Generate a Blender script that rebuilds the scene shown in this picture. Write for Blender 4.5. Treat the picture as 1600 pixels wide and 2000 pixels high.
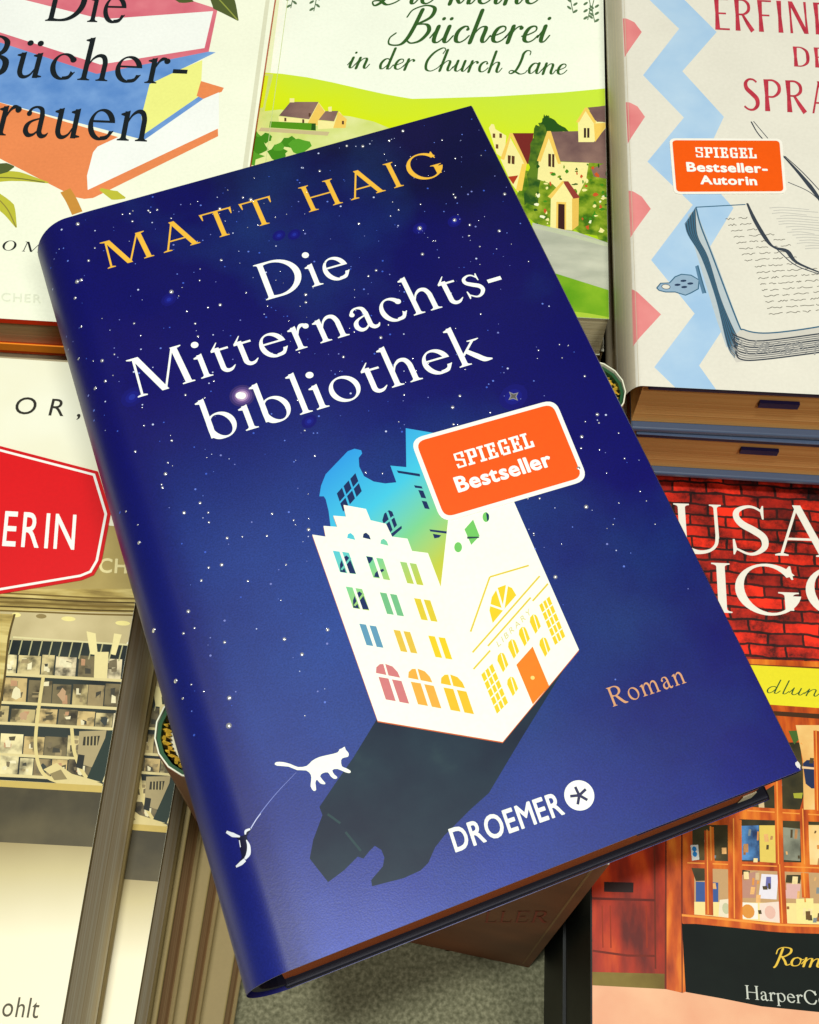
import bpy, math, random
from mathutils import Vector, Matrix
from mathutils.geometry import delaunay_2d_cdt
scene = bpy.context.scene
for o in list(bpy.data.objects):
    bpy.data.objects.remove(o)
col = scene.collection
rnd = random.Random(7)

# ------------------------------------------------------------------ camera
FOC, TILT, CZ = 2500.0, math.radians(26.5), 0.5      # focal length in pixels of a 1600 x 2000 frame
n = Vector((0.0165, math.sin(TILT), math.cos(TILT))).normalized()
ay = (Vector((0, 1, 0)) - n*n[1]).normalized()
ax = ay.cross(n)
R = Matrix((ax, ay, n))                               # camera space -> world
cam = bpy.data.cameras.new('camera')
cam.sensor_fit = 'VERTICAL'; cam.sensor_height = 24.0; cam.sensor_width = 24.0
cam.lens = 24.0*FOC/2000.0
cam.clip_start = 0.01; cam.clip_end = 50
co = bpy.data.objects.new('camera', cam); col.objects.link(co)
co.matrix_world = Matrix.Translation((0, 0, CZ)) @ R.to_4x4()
scene.camera = co

# ------------------------------------------------------------------ light
wd = bpy.data.worlds.new('World'); scene.world = wd; wd.use_nodes = True
wd.node_tree.nodes['Background'].inputs[0].default_value = (1.0, 0.97, 0.87, 1)
wd.node_tree.nodes['Background'].inputs[1].default_value = 0.15
def area(name, loc, target, size, power, colr, shape='DISK'):
    l = bpy.data.lights.new(name, 'AREA'); l.shape = shape; l.size = size; l.energy = power; l.color = colr
    o = bpy.data.objects.new(name, l); col.objects.link(o); o.location = loc
    o.rotation_euler = (Vector(target)-Vector(loc)).to_track_quat('-Z', 'Y').to_euler()
    return o
area('ceiling_spot', (-0.10, -0.03, 1.75), (0, 0.12, 0.1), 0.12, 20.5, (0.98, 1.0, 0.955))
area('fill_lamp', (0.36, -0.52, 1.45), (0, 0.12, 0.1), 0.22, 8.5, (1.0, 0.98, 0.92))  # added fill lamp, brightens page sides and faces turned to the viewer
vs_ = scene.view_settings
scene.display_settings.display_device = 'sRGB'
vs_.view_transform = 'Standard'; vs_.look = 'None'; vs_.exposure = 0.0; vs_.gamma = 1.0
vs_.use_curve_mapping = False

# ------------------------------------------------------------------ helpers
def U(px, py, z):                                     # the point at height z seen at a pixel of the photograph
    d = R @ Vector(((px-800)/FOC, -(py-1000)/FOC, -1.0))
    t = (z-CZ)/d.z
    return Vector((0, 0, CZ)) + d*t
def lin(c):
    return tuple(((v/255)/12.92 if v/255 <= 0.04045 else ((v/255+0.055)/1.055)**2.4) for v in c)
MATS = {}
GAIN = 0.88
def ink(c, rough=0.48, spec=0.2, grain=0.05, gain=GAIN):
    key = (c, rough, spec, grain, gain)
    if key in MATS: return MATS[key]
    m = bpy.data.materials.new('print_%02x%02x%02x' % c); m.use_nodes = True
    nt = m.node_tree; b = nt.nodes['Principled BSDF']
    L = tuple(min(0.9, v*gain) for v in lin(c))
    tc = nt.nodes.new('ShaderNodeTexCoord')
    nz = nt.nodes.new('ShaderNodeTexNoise'); nz.inputs['Scale'].default_value = 900; nz.inputs['Detail'].default_value = 3
    n2 = nt.nodes.new('ShaderNodeTexNoise'); n2.inputs['Scale'].default_value = 45; n2.inputs['Detail'].default_value = 4
    ad = nt.nodes.new('ShaderNodeMath'); ad.operation = 'ADD'
    nt.links.new(tc.outputs['Object'], nz.inputs['Vector']); nt.links.new(tc.outputs['Object'], n2.inputs['Vector'])
    nt.links.new(nz.outputs[0], ad.inputs[0]); nt.links.new(n2.outputs[0], ad.inputs[1])
    mr = nt.nodes.new('ShaderNodeMapRange')
    mr.inputs[1].default_value = 0.6; mr.inputs[2].default_value = 1.4
    mr.inputs[3].default_value = 1-grain; mr.inputs[4].default_value = 1+grain
    nt.links.new(ad.outputs[0], mr.inputs[0])
    mx = nt.nodes.new('ShaderNodeVectorMath'); mx.operation = 'SCALE'
    mx.inputs[0].default_value = L; nt.links.new(mr.outputs[0], mx.inputs['Scale'])
    nt.links.new(mx.outputs[0], b.inputs['Base Color'])
    b.inputs['Roughness'].default_value = rough; b.inputs['Specular IOR Level'].default_value = spec
    bp = nt.nodes.new('ShaderNodeBump'); bp.inputs['Strength'].default_value = 0.08; bp.inputs['Distance'].default_value = 0.0002
    nt.links.new(n2.outputs[0], bp.inputs['Height']); nt.links.new(bp.outputs[0], b.inputs['Normal'])
    MATS[key] = m; return m
def base_mat(name, rough=0.5, spec=0.2):
    m = bpy.data.materials.new(name); m.use_nodes = True
    b = m.node_tree.nodes['Principled BSDF']
    b.inputs['Roughness'].default_value = rough; b.inputs['Specular IOR Level'].default_value = spec
    return m, m.node_tree, b
def ramp(nt, stops, gain=GAIN):
    r = nt.nodes.new('ShaderNodeValToRGB'); e = r.color_ramp.elements
    while len(e) < len(stops): e.new(0.5)
    for i, (p, c) in enumerate(stops):
        e[i].position = p; L = lin(c); e[i].color = (L[0]*gain, L[1]*gain, L[2]*gain, 1)
    return r
def grad_mat(name, a, b_, stops, rough=0.45, spec=0.2, mott=0.10, nscale=40):
    """printed colour gradient between two points of the cover (object coordinates)"""
    m, nt, b = base_mat(name, rough, spec)
    d = Vector(b_)-Vector(a); L2 = d.dot(d)
    tc = nt.nodes.new('ShaderNodeTexCoord')
    sb = nt.nodes.new('ShaderNodeVectorMath'); sb.operation = 'SUBTRACT'; sb.inputs[1].default_value = a
    dt = nt.nodes.new('ShaderNodeVectorMath'); dt.operation = 'DOT_PRODUCT'; dt.inputs[1].default_value = d/L2
    nt.links.new(tc.outputs['Object'], sb.inputs[0]); nt.links.new(sb.outputs[0], dt.inputs[0])
    nz = nt.nodes.new('ShaderNodeTexNoise'); nz.inputs['Scale'].default_value = nscale; nz.inputs['Detail'].default_value = 6
    nt.links.new(tc.outputs['Object'], nz.inputs['Vector'])
    ml = nt.nodes.new('ShaderNodeMath'); ml.operation = 'MULTIPLY_ADD'
    ml.inputs[1].default_value = mott; nt.links.new(nz.outputs[0], ml.inputs[0])
    a2 = nt.nodes.new('ShaderNodeMath'); a2.operation = 'SUBTRACT'; a2.inputs[1].default_value = mott/2
    nt.links.new(dt.outputs['Value'], a2.inputs[0]); nt.links.new(a2.outputs[0], ml.inputs[2])
    r = ramp(nt, stops); nt.links.new(ml.outputs[0], r.inputs[0])
    nt.links.new(r.outputs[0], b.inputs['Base Color'])
    return m
def mottle(name, stops, scale, rough=0.6, spec=0.25, stretch=(1, 1, 1), detail=6, gain=GAIN, bump=0.1):
    """noise through a colour ramp"""
    m, nt, b = base_mat(name, rough, spec)
    tc = nt.nodes.new('ShaderNodeTexCoord'); mp = nt.nodes.new('ShaderNodeMapping'); mp.inputs['Scale'].default_value = stretch
    nz = nt.nodes.new('ShaderNodeTexNoise'); nz.inputs['Scale'].default_value = scale; nz.inputs['Detail'].default_value = detail
    nt.links.new(tc.outputs['Object'], mp.inputs[0]); nt.links.new(mp.outputs[0], nz.inputs['Vector'])
    r = ramp(nt, stops, gain); nt.links.new(nz.outputs[0], r.inputs[0]); nt.links.new(r.outputs[0], b.inputs['Base Color'])
    bp = nt.nodes.new('ShaderNodeBump'); bp.inputs['Strength'].default_value = bump; bp.inputs['Distance'].default_value = 0.0005
    nt.links.new(nz.outputs[0], bp.inputs['Height']); nt.links.new(bp.outputs[0], b.inputs['Normal'])
    return m
def pages(name, c0, c1, n=900):
    """stacked paper edges: fine lines along the height"""
    m, nt, b = base_mat(name, 0.8, 0.1)
    tc = nt.nodes.new('ShaderNodeTexCoord'); mp = nt.nodes.new('ShaderNodeMapping'); mp.inputs['Scale'].default_value = (2.2, 2.2, n)
    nz = nt.nodes.new('ShaderNodeTexNoise'); nz.inputs['Scale'].default_value = 2.0; nz.inputs['Detail'].default_value = 4
    nt.links.new(tc.outputs['Object'], mp.inputs[0]); nt.links.new(mp.outputs[0], nz.inputs['Vector'])
    r = ramp(nt, [(0.3, c0), (0.7, c1)]); nt.links.new(nz.outputs[0], r.inputs[0]); nt.links.new(r.outputs[0], b.inputs['Base Color'])
    bp = nt.nodes.new('ShaderNodeBump'); bp.inputs['Strength'].default_value = 0.4; bp.inputs['Distance'].default_value = 0.0004
    nt.links.new(nz.outputs[0], bp.inputs['Height']); nt.links.new(bp.outputs[0], b.inputs['Normal'])
    return m

def bent_normals(me, prof, e=0.05):
    N = []
    for v in me.vertices:
        x, y = v.co.x*1000, v.co.y*1000
        N.append(Vector((-(prof(x+e, y)-prof(x-e, y))/(2*e/1000), 0, 1)).normalized())
    me.normals_split_custom_set_from_vertices(N)
def mesh_obj(name, verts, faces, mats, parent=None, fm=None, smooth=False):
    me = bpy.data.meshes.new(name); me.from_pydata([tuple(v) for v in verts], [], [tuple(f) for f in faces])
    if not isinstance(mats, (list, tuple)): mats = [mats]
    for m in mats: me.materials.append(m)
    if fm: me.polygons.foreach_set('material_index', fm)
    if smooth: me.polygons.foreach_set('use_smooth', [True]*len(me.polygons))
    me.update()
    o = bpy.data.objects.new(name, me); col.objects.link(o)
    if parent is not None: o.parent = parent
    return o
def tag(o, label=None, cat=None, group=None, kind=None):
    for k, v in (('label', label), ('category', cat), ('group', group), ('kind', kind)):
        if v: o[k] = v
    return o
def ccw(p):
    a = sum(p[i][0]*p[(i+1) % len(p)][1]-p[(i+1) % len(p)][0]*p[i][1] for i in range(len(p)))
    return p if a > 0 else p[::-1]
def areaof(p):
    return abs(sum(p[i][0]*p[(i+1) % len(p)][1]-p[(i+1) % len(p)][0]*p[i][1] for i in range(len(p))))/2
def paint(layers, lines=(), eps=1e-5):
    """painter's algorithm in the plane: layers = [(key, polygon)], later ones on top; key None cuts a hole.
    returns (verts, [(tri, key)])"""
    V, F, K = [], [], []
    for k, p in layers:
        p = ccw([tuple(q) for q in p])
        if len(p) < 3 or areaof(p) < 1e-9: continue
        F.append(list(range(len(V), len(V)+len(p)))); V += [Vector(q) for q in p]; K.append(k)
    E = []
    for a, b in lines:
        E.append((len(V), len(V)+1)); V += [Vector(a), Vector(b)]
    vo, eo, fo, _, _, of = delaunay_2d_cdt(V, E, F, 0, eps, True)
    out = []
    for f, ids in zip(fo, of):
        ids = [i for i in ids if i < len(K)]
        if not ids: continue
        k = K[max(ids)]
        if k is not None: out.append((f, k))
    return vo, out

def cr(pts, n=6, closed=False):
    """Catmull-Rom curve through the points"""
    P = list(pts); out = []
    if closed: Q = [P[-1]]+P+[P[0], P[1]]; m = len(P)
    else: Q = [(2*P[0][0]-P[1][0], 2*P[0][1]-P[1][1])]+P+[(2*P[-1][0]-P[-2][0], 2*P[-1][1]-P[-2][1])]; m = len(P)-1
    for i in range(m):
        a, b, c, d = Q[i:i+4]
        for k in range(n):
            t = k/n
            out.append(tuple(0.5*(2*b[j]+(c[j]-a[j])*t+(2*a[j]-5*b[j]+4*c[j]-d[j])*t*t+(3*b[j]-a[j]-3*c[j]+d[j])*t**3) for j in (0, 1)))
    if not closed: out.append(P[-1])
    return out
def ell(cx, cy, rx, ry, rot=0, n=24, a0=0, a1=360):
    c, s = math.cos(math.radians(rot)), math.sin(math.radians(rot)); out = []
    full = abs(a1-a0) >= 360
    for i in range(n if full else n+1):
        t = math.radians(a0+(a1-a0)*i/n); x, y = rx*math.cos(t), ry*math.sin(t)
        out.append((cx+x*c-y*s, cy+x*s+y*c))
    return out
def ribbon(pts, w, n=5, smooth=True, cap=False):
    """band along a curve; w = list of widths per point, a number, or a function of direction. list of triangles"""
    raw = list(pts)
    P = cr(raw, n) if smooth and len(raw) > 2 else raw
    m = len(P)
    N = []
    W = []
    for i in range(m):
        a, b = P[max(0, i-1)], P[min(m-1, i+1)]
        dx, dy = b[0]-a[0], b[1]-a[1]; L = math.hypot(dx, dy) or 1
        N.append((-dy/L, dx/L))
        if callable(w): W.append(w(dx/L, dy/L))
        elif isinstance(w, (int, float)): W.append(w)
        else:
            t = i/(m-1)*(len(w)-1); k = min(int(t), len(w)-2); W.append(w[k]+(w[k+1]-w[k])*(t-k))
    A = [(P[i][0]+N[i][0]*W[i]/2, P[i][1]+N[i][1]*W[i]/2) for i in range(m)]
    B = [(P[i][0]-N[i][0]*W[i]/2, P[i][1]-N[i][1]*W[i]/2) for i in range(m)]
    out = []
    for i in range(m-1):
        out.append([A[i], A[i+1], B[i+1]]); out.append([A[i], B[i+1], B[i]])
    if cap:
        for i in (0, -1): out.append(ell(P[i][0], P[i][1], W[i]/2, W[i]/2, 0, 10))
    return out
# ------------------------------------------------------------------ lettering: drawn serif capitals and small letters (cap height 660)
def stem(x, w, y0, y1, bot=1, top=1, s=50, t=17, b=34):
    out = [('+', [(x, y0), (x+w, y0), (x+w, y1), (x, y1)])]
    def br(p, q, r, n=5):
        return [((1-k/n)**2*p[0]+2*(1-k/n)*k/n*q[0]+(k/n)**2*r[0], (1-k/n)**2*p[1]+2*(1-k/n)*k/n*q[1]+(k/n)**2*r[1]) for k in range(n+1)]
    for on, y, d in ((bot, y0, 1), (top, y1, -1)):
        if on == 1:
            out.append(('+', [(x-s, y), (x+w+s, y)]+br((x+w+s, y+d*t), (x+w+4, y+d*(t+4)), (x+w, y+d*(t+b)))+br((x, y+d*(t+b)), (x-4, y+d*(t+4)), (x-s, y+d*t))))
        elif on == 2:                                                # a flag to the left
            out.append(('+', [(x+w, y+14), (x-52, y-34), (x-52, y-52), (x, y-66), (x+w, y-80)]))
    return out
def rib(p, w, **k): return [('+', t) for t in ribbon(p, w, **k)]
def ringg(cx, cy, rx, ry, tx, ty, rot=0):
    return [('+', ell(cx, cy, rx, ry, 0, 40)), ('-', ell(cx, cy, rx-tx, ry-ty, rot, 36))]
def diag(x0, y0, x1, y1, w):                                          # a bar whose ends are level; w across
    return [('+', [(x0-w/2, y0), (x0+w/2, y0), (x1+w/2, y1), (x1-w/2, y1)])]
def bar(x0, y0, x1, y1): return [('+', [(x0, y0), (x1, y0), (x1, y1), (x0, y1)])]
def foot(x0, x1, y, d=1, t=17): return [('+', [(x0, y), (x1, y), (x1, y+d*t), ((x0+x1)/2+30, y+d*(t+16)), ((x0+x1)/2-30, y+d*(t+16)), (x0, y+d*t)])]
def dot(x, y, r): return [('+', ell(x, y, r, r, 0, 16))]
def cut(*p): return [('-', list(p))]
S = {}
S['I'] = (stem(75, 84, 0, 660), 235)
S['H'] = (stem(70, 82, 0, 660)+stem(520, 82, 0, 660)+bar(140, 322, 530, 354), 675)
S['M'] = (diag(95, 0, 140, 650, 34)+diag(165, 660, 425, 0, 98)+diag(425, 0, 705, 660, 32)+diag(722, 655, 765, 0, 88)
          + foot(28, 170, 0)+foot(672, 850, 0)+foot(45, 205, 660, -1)+foot(675, 830, 660, -1), 890)
S['A'] = (diag(85, 0, 322, 668, 34)+diag(322, 690, 585, 0, 96)+bar(165, 212, 490, 244)+foot(15, 170, 0)+foot(490, 670, 0), 690)
S['T'] = (stem(262, 84, 0, 660, 1, 0)+bar(30, 628, 578, 660)+[('+', [(30, 660), (62, 628), (52, 500), (36, 500), (14, 668)]), ('+', [(578, 660), (546, 628), (556, 500), (572, 500), (594, 668)])], 610)
S['G'] = (ringg(365, 330, 330, 345, 92, 34, 12)+cut((400, 330), (720, 330), (720, 560), (520, 480))+cut((560, 250), (760, 250), (760, 335), (560, 335))
          + [('+', [(620, 470), (600, 650), (585, 650), (555, 605), (450, 640), (470, 655), (560, 560), (602, 470)])]+stem(520, 84, 60, 300, 0, 1, 60), 720)
S['C'] = (ringg(360, 330, 325, 345, 92, 34, 12)+cut((400, 330), (760, 130), (760, 520))+[('+', [(625, 455), (607, 650), (590, 650), (560, 600), (440, 648), (480, 660), (570, 560), (605, 455)])]
          + rib([(440, 0), (540, 40), (632, 150)], [40, 60, 14]), 690)
S['D'] = ([('+', ell(300, 330, 370, 330, 0, 44)), ('-', ell(262, 330, 308, 294, 8, 40)), ('-', [(-200, -50), (84, -50), (84, 720), (-200, 720)])]
          + stem(84, 86, 0, 660, 1, 1)+bar(150, 0, 300, 32)+bar(150, 628, 300, 660), 715)
S['R'] = ([('+', ell(290, 488, 228, 172, 0, 34)), ('-', ell(268, 488, 160, 140, 6, 30)), ('-', [(-100, 280), (80, 280), (80, 700), (-100, 700)])]
          + stem(80, 84, 0, 660)+bar(160, 628, 290, 660)+bar(160, 316, 300, 346)+rib([(285, 330), (400, 170), (520, 30), (640, 0)], [80, 92, 86, 26]), 640)
S['U'] = (stem(80, 84, 200, 660, 0, 1)+stem(500, 40, 200, 660, 0, 1)+rib([(122, 240), (128, 130), (190, 35), (310, 8), (430, 40), (500, 120), (520, 240)], [84, 86, 78, 50, 36, 38, 40]), 640)
S['S'] = (rib([(415, 585), (330, 640), (235, 645), (130, 590), (112, 500), (175, 405), (310, 320), (410, 230), (412, 110), (320, 25), (215, 8), (75, 75)], [26, 32, 40, 64, 76, 92, 98, 90, 72, 46, 32, 26])
          + [('+', [(440, 665), (424, 665), (395, 600), (412, 480), (432, 480)]), ('+', [(42, -5), (58, -5), (92, 70), (70, 200), (48, 200)])], 500)
S['E'] = (stem(80, 84, 0, 660, 1, 1)+bar(150, 628, 500, 660)+bar(150, 0, 520, 32)+bar(150, 325, 400, 357)+[('+', [(520, 0), (545, 170), (528, 170), (490, 32)]), ('+', [(500, 660), (510, 510), (494, 510), (465, 628)]), ('+', [(385, 260), (400, 260), (400, 420), (385, 420)])], 580)
S['i'] = (stem(62, 74, 0, 400, 1, 2)+dot(96, 585, 54), 205)
S['l'] = (stem(62, 74, 0, 690, 1, 2), 205)
def arch(x): return rib([(x, 250), (x+45, 345), (x+120, 402), (x+195, 385), (x+232, 300), (x+235, 200)], [16, 30, 52, 70, 74, 74])
S['n'] = (stem(62, 74, 0, 400, 1, 2)+arch(126)+stem(324, 74, 0, 260, 1, 0), 470)
S['h'] = (stem(62, 74, 0, 690, 1, 2)+arch(126)+stem(324, 74, 0, 260, 1, 0), 470)
S['m'] = (stem(62, 74, 0, 400, 1, 2)+arch(126)+stem(324, 74, 0, 260, 1, 0)+arch(388)+stem(586, 74, 0, 260, 1, 0), 730)
S['r'] = (stem(62, 74, 0, 400, 1, 2)+rib([(128, 250), (165, 345), (215, 395), (270, 395)], [16, 34, 56, 40])+dot(282, 362, 46), 335)
S['e'] = (ringg(218, 205, 192, 217, 74, 30, 18)+bar(70, 232, 350, 262)+cut((220, 232), (440, 232), (440, 120), (300, 120))+rib([(230, 16), (320, 35), (405, 125)], [52, 58, 12]), 440)
S['c'] = (ringg(215, 205, 190, 217, 76, 30, 14)+cut((240, 205), (440, 60), (440, 380), (330, 330))+dot(335, 318, 46)+rib([(230, 16), (315, 35), (395, 125)], [52, 58, 12]), 415)
S['o'] = (ringg(232, 205, 210, 217, 74, 28, 18), 465)
S['a'] = (rib([(85, 325), (120, 385), (190, 408), (262, 375), (285, 290)], [50, 34, 30, 62, 72])+dot(92, 315, 38)+bar(250, 90, 322, 300)
          + rib([(286, 130), (290, 60), (330, 15), (385, 20), (420, 62)], [72, 74, 66, 44, 10])+rib([(262, 252), (150, 210), (95, 150), (92, 75), (140, 22), (210, 30), (272, 90)], [20, 34, 66, 74, 62, 36, 18]), 425)
S['b'] = (stem(62, 74, 40, 690, 0, 2)+ringg(245, 205, 195, 217, 74, 28, 16)+bar(62, 200, 136, 640)+rib([(98, 260), (98, 140), (110, 60), (160, 10), (240, 0)], [74, 74, 50, 30, 28])+cut((-40, -30), (60, -30), (60, 420), (-40, 420)), 480)
S['p'] = (stem(62, 74, -210, 400, 1, 2)+ringg(250, 205, 195, 217, 74, 28, 16)+bar(62, -150, 136, 340)+cut((-40, -60), (61, -60), (61, 330), (-40, 330)), 480)
S['t'] = (bar(80, 80, 154, 430)+[('+', [(80, 410), (154, 520), (138, 520), (30, 400), (30, 372), (280, 372), (280, 405), (80, 405)])]+rib([(117, 150), (120, 60), (160, 14), (225, 18), (290, 70)], [74, 74, 62, 44, 10]), 300)
S['s'] = (rib([(272, 335), (215, 395), (150, 402), (85, 360), (90, 290), (170, 230), (255, 175), (280, 100), (225, 25), (150, 8), (62, 70)], [20, 24, 30, 50, 60, 70, 72, 62, 46, 28, 18])
          + [('+', [(290, 412), (278, 412), (258, 360), (274, 280), (288, 280)]), ('+', [(40, 0), (54, 0), (76, 55), (56, 140), (40, 140)])], 340)
S['k'] = (stem(62, 74, 0, 690, 1, 2)+rib([(130, 175), (330, 380)], 32)+foot(255, 420, 400, -1, 14)+rib([(185, 240), (300, 110), (380, 25), (480, 0)], [66, 82, 80, 22]), 480)
S['-'] = (bar(25, 175, 235, 240), 270)
S['N'] = (diag(100, 0, 100, 660, 38)+diag(120, 670, 560, 0, 98)+diag(568, 0, 568, 660, 38)+foot(30, 175, 0)+foot(500, 640, 660, -1)+foot(25, 150, 660, -1), 680)
S['L'] = (stem(80, 84, 0, 660, 1, 1)+bar(150, 0, 500, 32)+[('+', [(500, 0), (525, 170), (508, 170), (470, 32)])], 550)
S['u'] = (stem(62, 74, 150, 400, 0, 2)+rib([(99, 200), (104, 90), (140, 25), (200, 12), (265, 55), (305, 140)], [74, 74, 66, 50, 30, 16])+stem(300, 74, 0, 400, 0, 2)+[('+', [(340, 0), (430, 18), (430, 34), (374, 50)])], 470)
S['ü'] = (S['u'][0]+dot(150, 560, 46)+dot(300, 560, 46), 470)
S['B'] = (stem(80, 84, 0, 660)+rib([(150, 644), (300, 640), (400, 560), (390, 420), (290, 345), (150, 338)], [32, 40, 84, 80, 40, 30])+rib([(150, 338), (320, 332), (450, 250), (450, 100), (340, 18), (150, 16)], [30, 42, 92, 92, 42, 32]), 560)
S[' '] = ([], 260)
S['.'] = (dot(70, 40, 42), 150)

# flared sans capitals (thick stems, fine arms), pen-made cursive small letters (x height 100), slab capitals
FL = {}
def st(x, y0, y1, w=92): return [('+', [(x-w*0.62, y0), (x+w*0.62, y0), (x+w*0.42, (y0+y1)/2), (x+w*0.6, y1), (x-w*0.6, y1), (x-w*0.42, (y0+y1)/2)])]
FL['E'] = (st(60, 0, 660)+bar(60, 625, 330, 660)+bar(60, 0, 340, 36)+bar(60, 325, 270, 358), 400)
FL['F'] = (st(60, 0, 660)+bar(60, 625, 330, 660)+bar(60, 325, 270, 358), 380)
FL['R'] = (st(60, 0, 660)+rib([(60, 642), (220, 640), (325, 560), (325, 430), (215, 345), (60, 338)], [36, 40, 70, 70, 40, 32])+rib([(180, 340), (290, 160), (400, 0)], [50, 84, 100]), 470)
FL['P'] = (st(60, 0, 660)+rib([(60, 642), (220, 640), (335, 550), (335, 410), (215, 305), (60, 298)], [36, 40, 74, 74, 40, 32]), 420)
FL['I'] = (st(60, 0, 660), 180)
FL['N'] = (st(60, 0, 660, 50)+diag(75, 660, 400, 0, 100)+st(415, 0, 660, 50), 540)
FL['D'] = (st(60, 0, 660)+rib([(60, 642), (230, 632), (370, 520), (400, 330), (370, 140), (230, 28), (60, 18)], [34, 40, 80, 96, 80, 40, 34]), 500)
FL['S'] = (rib([(335, 590), (260, 642), (160, 640), (90, 560), (110, 450), (220, 350), (325, 240), (330, 110), (240, 20), (130, 20), (40, 80)], [40, 36, 44, 80, 90, 94, 96, 84, 48, 36, 40]), 420)
FL['A'] = (diag(40, 0, 215, 660, 44)+diag(225, 670, 420, 0, 100)+bar(110, 200, 330, 234), 480)
FL['U'] = (st(60, 200, 660)+rib([(60, 240), (80, 90), (200, 18), (320, 90), (345, 240)], [86, 80, 40, 40, 44])+st(345, 200, 660, 50), 450)
FL['G'] = FL['C'] = (rib([(400, 560), (300, 640), (180, 620), (80, 500), (60, 330), (90, 140), (190, 30), (310, 30), (410, 120)], [40, 36, 50, 84, 94, 84, 50, 36, 40]), 480)
FL['H'] = (st(60, 0, 660)+bar(60, 320, 400, 354)+st(400, 0, 660), 520)

CU = {}
xit = lambda x: [(x, 100), (x, 24), (x+10, 3), (x+24, 8), (x+40, 42)]
ent = lambda x: [(x-22, 30), (x-8, 70), (x, 98)]
CU['i'] = ([ent(20), xit(20)], [(26, 148, 10)], 58)
CU['u'] = ([ent(18), [(18, 100), (18, 40), (25, 9), (46, 2), (68, 30), (76, 64)], xit(77)], [], 116)
CU['ü'] = (CU['u'][0], [(30, 148, 10), (72, 148, 10)], 116)
CU['n'] = ([ent(15), [(15, 100), (15, 0)], [(15, 38), (35, 84), (58, 99), (74, 84), (74, 24), (85, 3), (98, 8), (112, 42)]], [], 112)
CU['m'] = ([ent(15), [(15, 100), (15, 0)], [(15, 38), (33, 84), (54, 99), (68, 84), (68, 0)], [(68, 38), (88, 84), (110, 99), (125, 84), (125, 24), (136, 3), (150, 8), (164, 42)]], [], 163)
CU['e'] = ([[(-2, 38), (30, 48), (62, 70), (62, 92), (44, 100), (22, 86), (12, 50), (20, 14), (44, 2), (68, 16), (84, 42)]], [], 82)
CU['c'] = ([[(66, 80), (56, 98), (38, 98), (18, 78), (12, 46), (22, 12), (44, 2), (66, 16), (82, 42)]], [(62, 82, 9)], 80)
CU['h'] = ([[(15, 200), (15, 0)], [(15, 38), (35, 84), (58, 99), (74, 84), (74, 24), (85, 3), (98, 8), (112, 42)]], [], 112)
CU['l'] = ([[(18, 200), (18, 24), (28, 3), (42, 8), (58, 42)]], [], 56)
CU['r'] = ([ent(15), [(15, 100), (15, 0)], [(15, 40), (30, 82), (48, 99), (60, 94)]], [(62, 88, 11)], 76)
CU['a'] = ([[(76, 84), (52, 100), (26, 88), (11, 48), (22, 8), (42, 4), (64, 34), (76, 82)], xit(77)], [], 116)
CU['d'] = ([[(76, 84), (52, 100), (26, 88), (11, 48), (22, 8), (42, 4), (64, 34), (76, 82)], [(77, 200), (77, 24), (87, 3), (101, 8), (116, 42)]], [], 116)
CU['g'] = ([[(76, 84), (52, 100), (26, 88), (11, 48), (22, 8), (42, 4), (64, 34), (76, 82)], [(77, 100), (76, -30), (62, -82), (38, -88), (22, -66), (55, -25), (116, 42)]], [], 116)
CU['o'] = ([[(46, 100), (20, 86), (10, 48), (20, 10), (46, 0), (74, 14), (82, 52), (72, 88), (46, 100)], [(72, 88), (84, 76), (100, 82)]], [], 98)
CU['k'] = ([[(15, 200), (15, 0)], [(15, 40), (60, 90), (50, 100), (35, 60), (70, 5), (95, 40)]], [], 92)
CU['s'] = ([[(60, 85), (40, 100), (25, 80), (55, 35), (45, 5), (15, 8)]], [], 72)
CU['-'] = ([[(20, 50), (60, 50)]], [], 80)
CU[' '] = ([], [], 70)
CU['B'] = ([[(62, 205), (55, 90), (42, 20), (15, -12), (-40, -8), (-52, 30), (-30, 60)], [(-6, 160), (10, 205), (70, 232), (125, 215), (125, 160), (72, 118), (58, 112)], [(58, 114), (120, 112), (145, 70), (120, 15), (75, -2), (45, 15)]], [], 165)
CU['C'] = ([[(122, 165), (130, 205), (100, 218), (45, 170), (15, 90), (30, 15), (75, -5), (120, 25), (140, 60)]], [], 128)
CU['L'] = ([[(112, 178), (108, 210), (78, 218), (56, 190), (56, 140), (52, 80), (38, 22), (8, -6), (-12, 6), (2, 24), (40, 12), (84, -8), (120, 4), (132, 28)]], [], 130)
CU['D'] = ([[(70, 200), (62, 90), (45, 20), (10, -10), (-10, 15), (30, 20), (80, -5), (140, 30), (160, 110), (130, 190), (70, 220), (5, 200), (-10, 150)]], [], 180)
CU['R'] = ([[(45, 195), (42, 90), (36, 0), (26, -30)], [(5, 130), (8, 185), (50, 212), (110, 200), (118, 150), (80, 105), (48, 98)], [(60, 100), (95, 50), (120, 5), (150, 20)]], [], 138)
IT = {}                                                              # upright didone capitals for the italic cover
IT['D'] = ([[(40, 205), (40, 0)], [(5, 203), (80, 205), (140, 175), (160, 100), (135, 28), (75, 1), (5, 0)]], [], 185)
IT['B'] = ([[(40, 205), (40, 0)], [(5, 203), (80, 205), (128, 185), (128, 130), (85, 110), (40, 108)], [(80, 110), (140, 92), (145, 30), (95, 2), (5, 0)]], [], 170)
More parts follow.
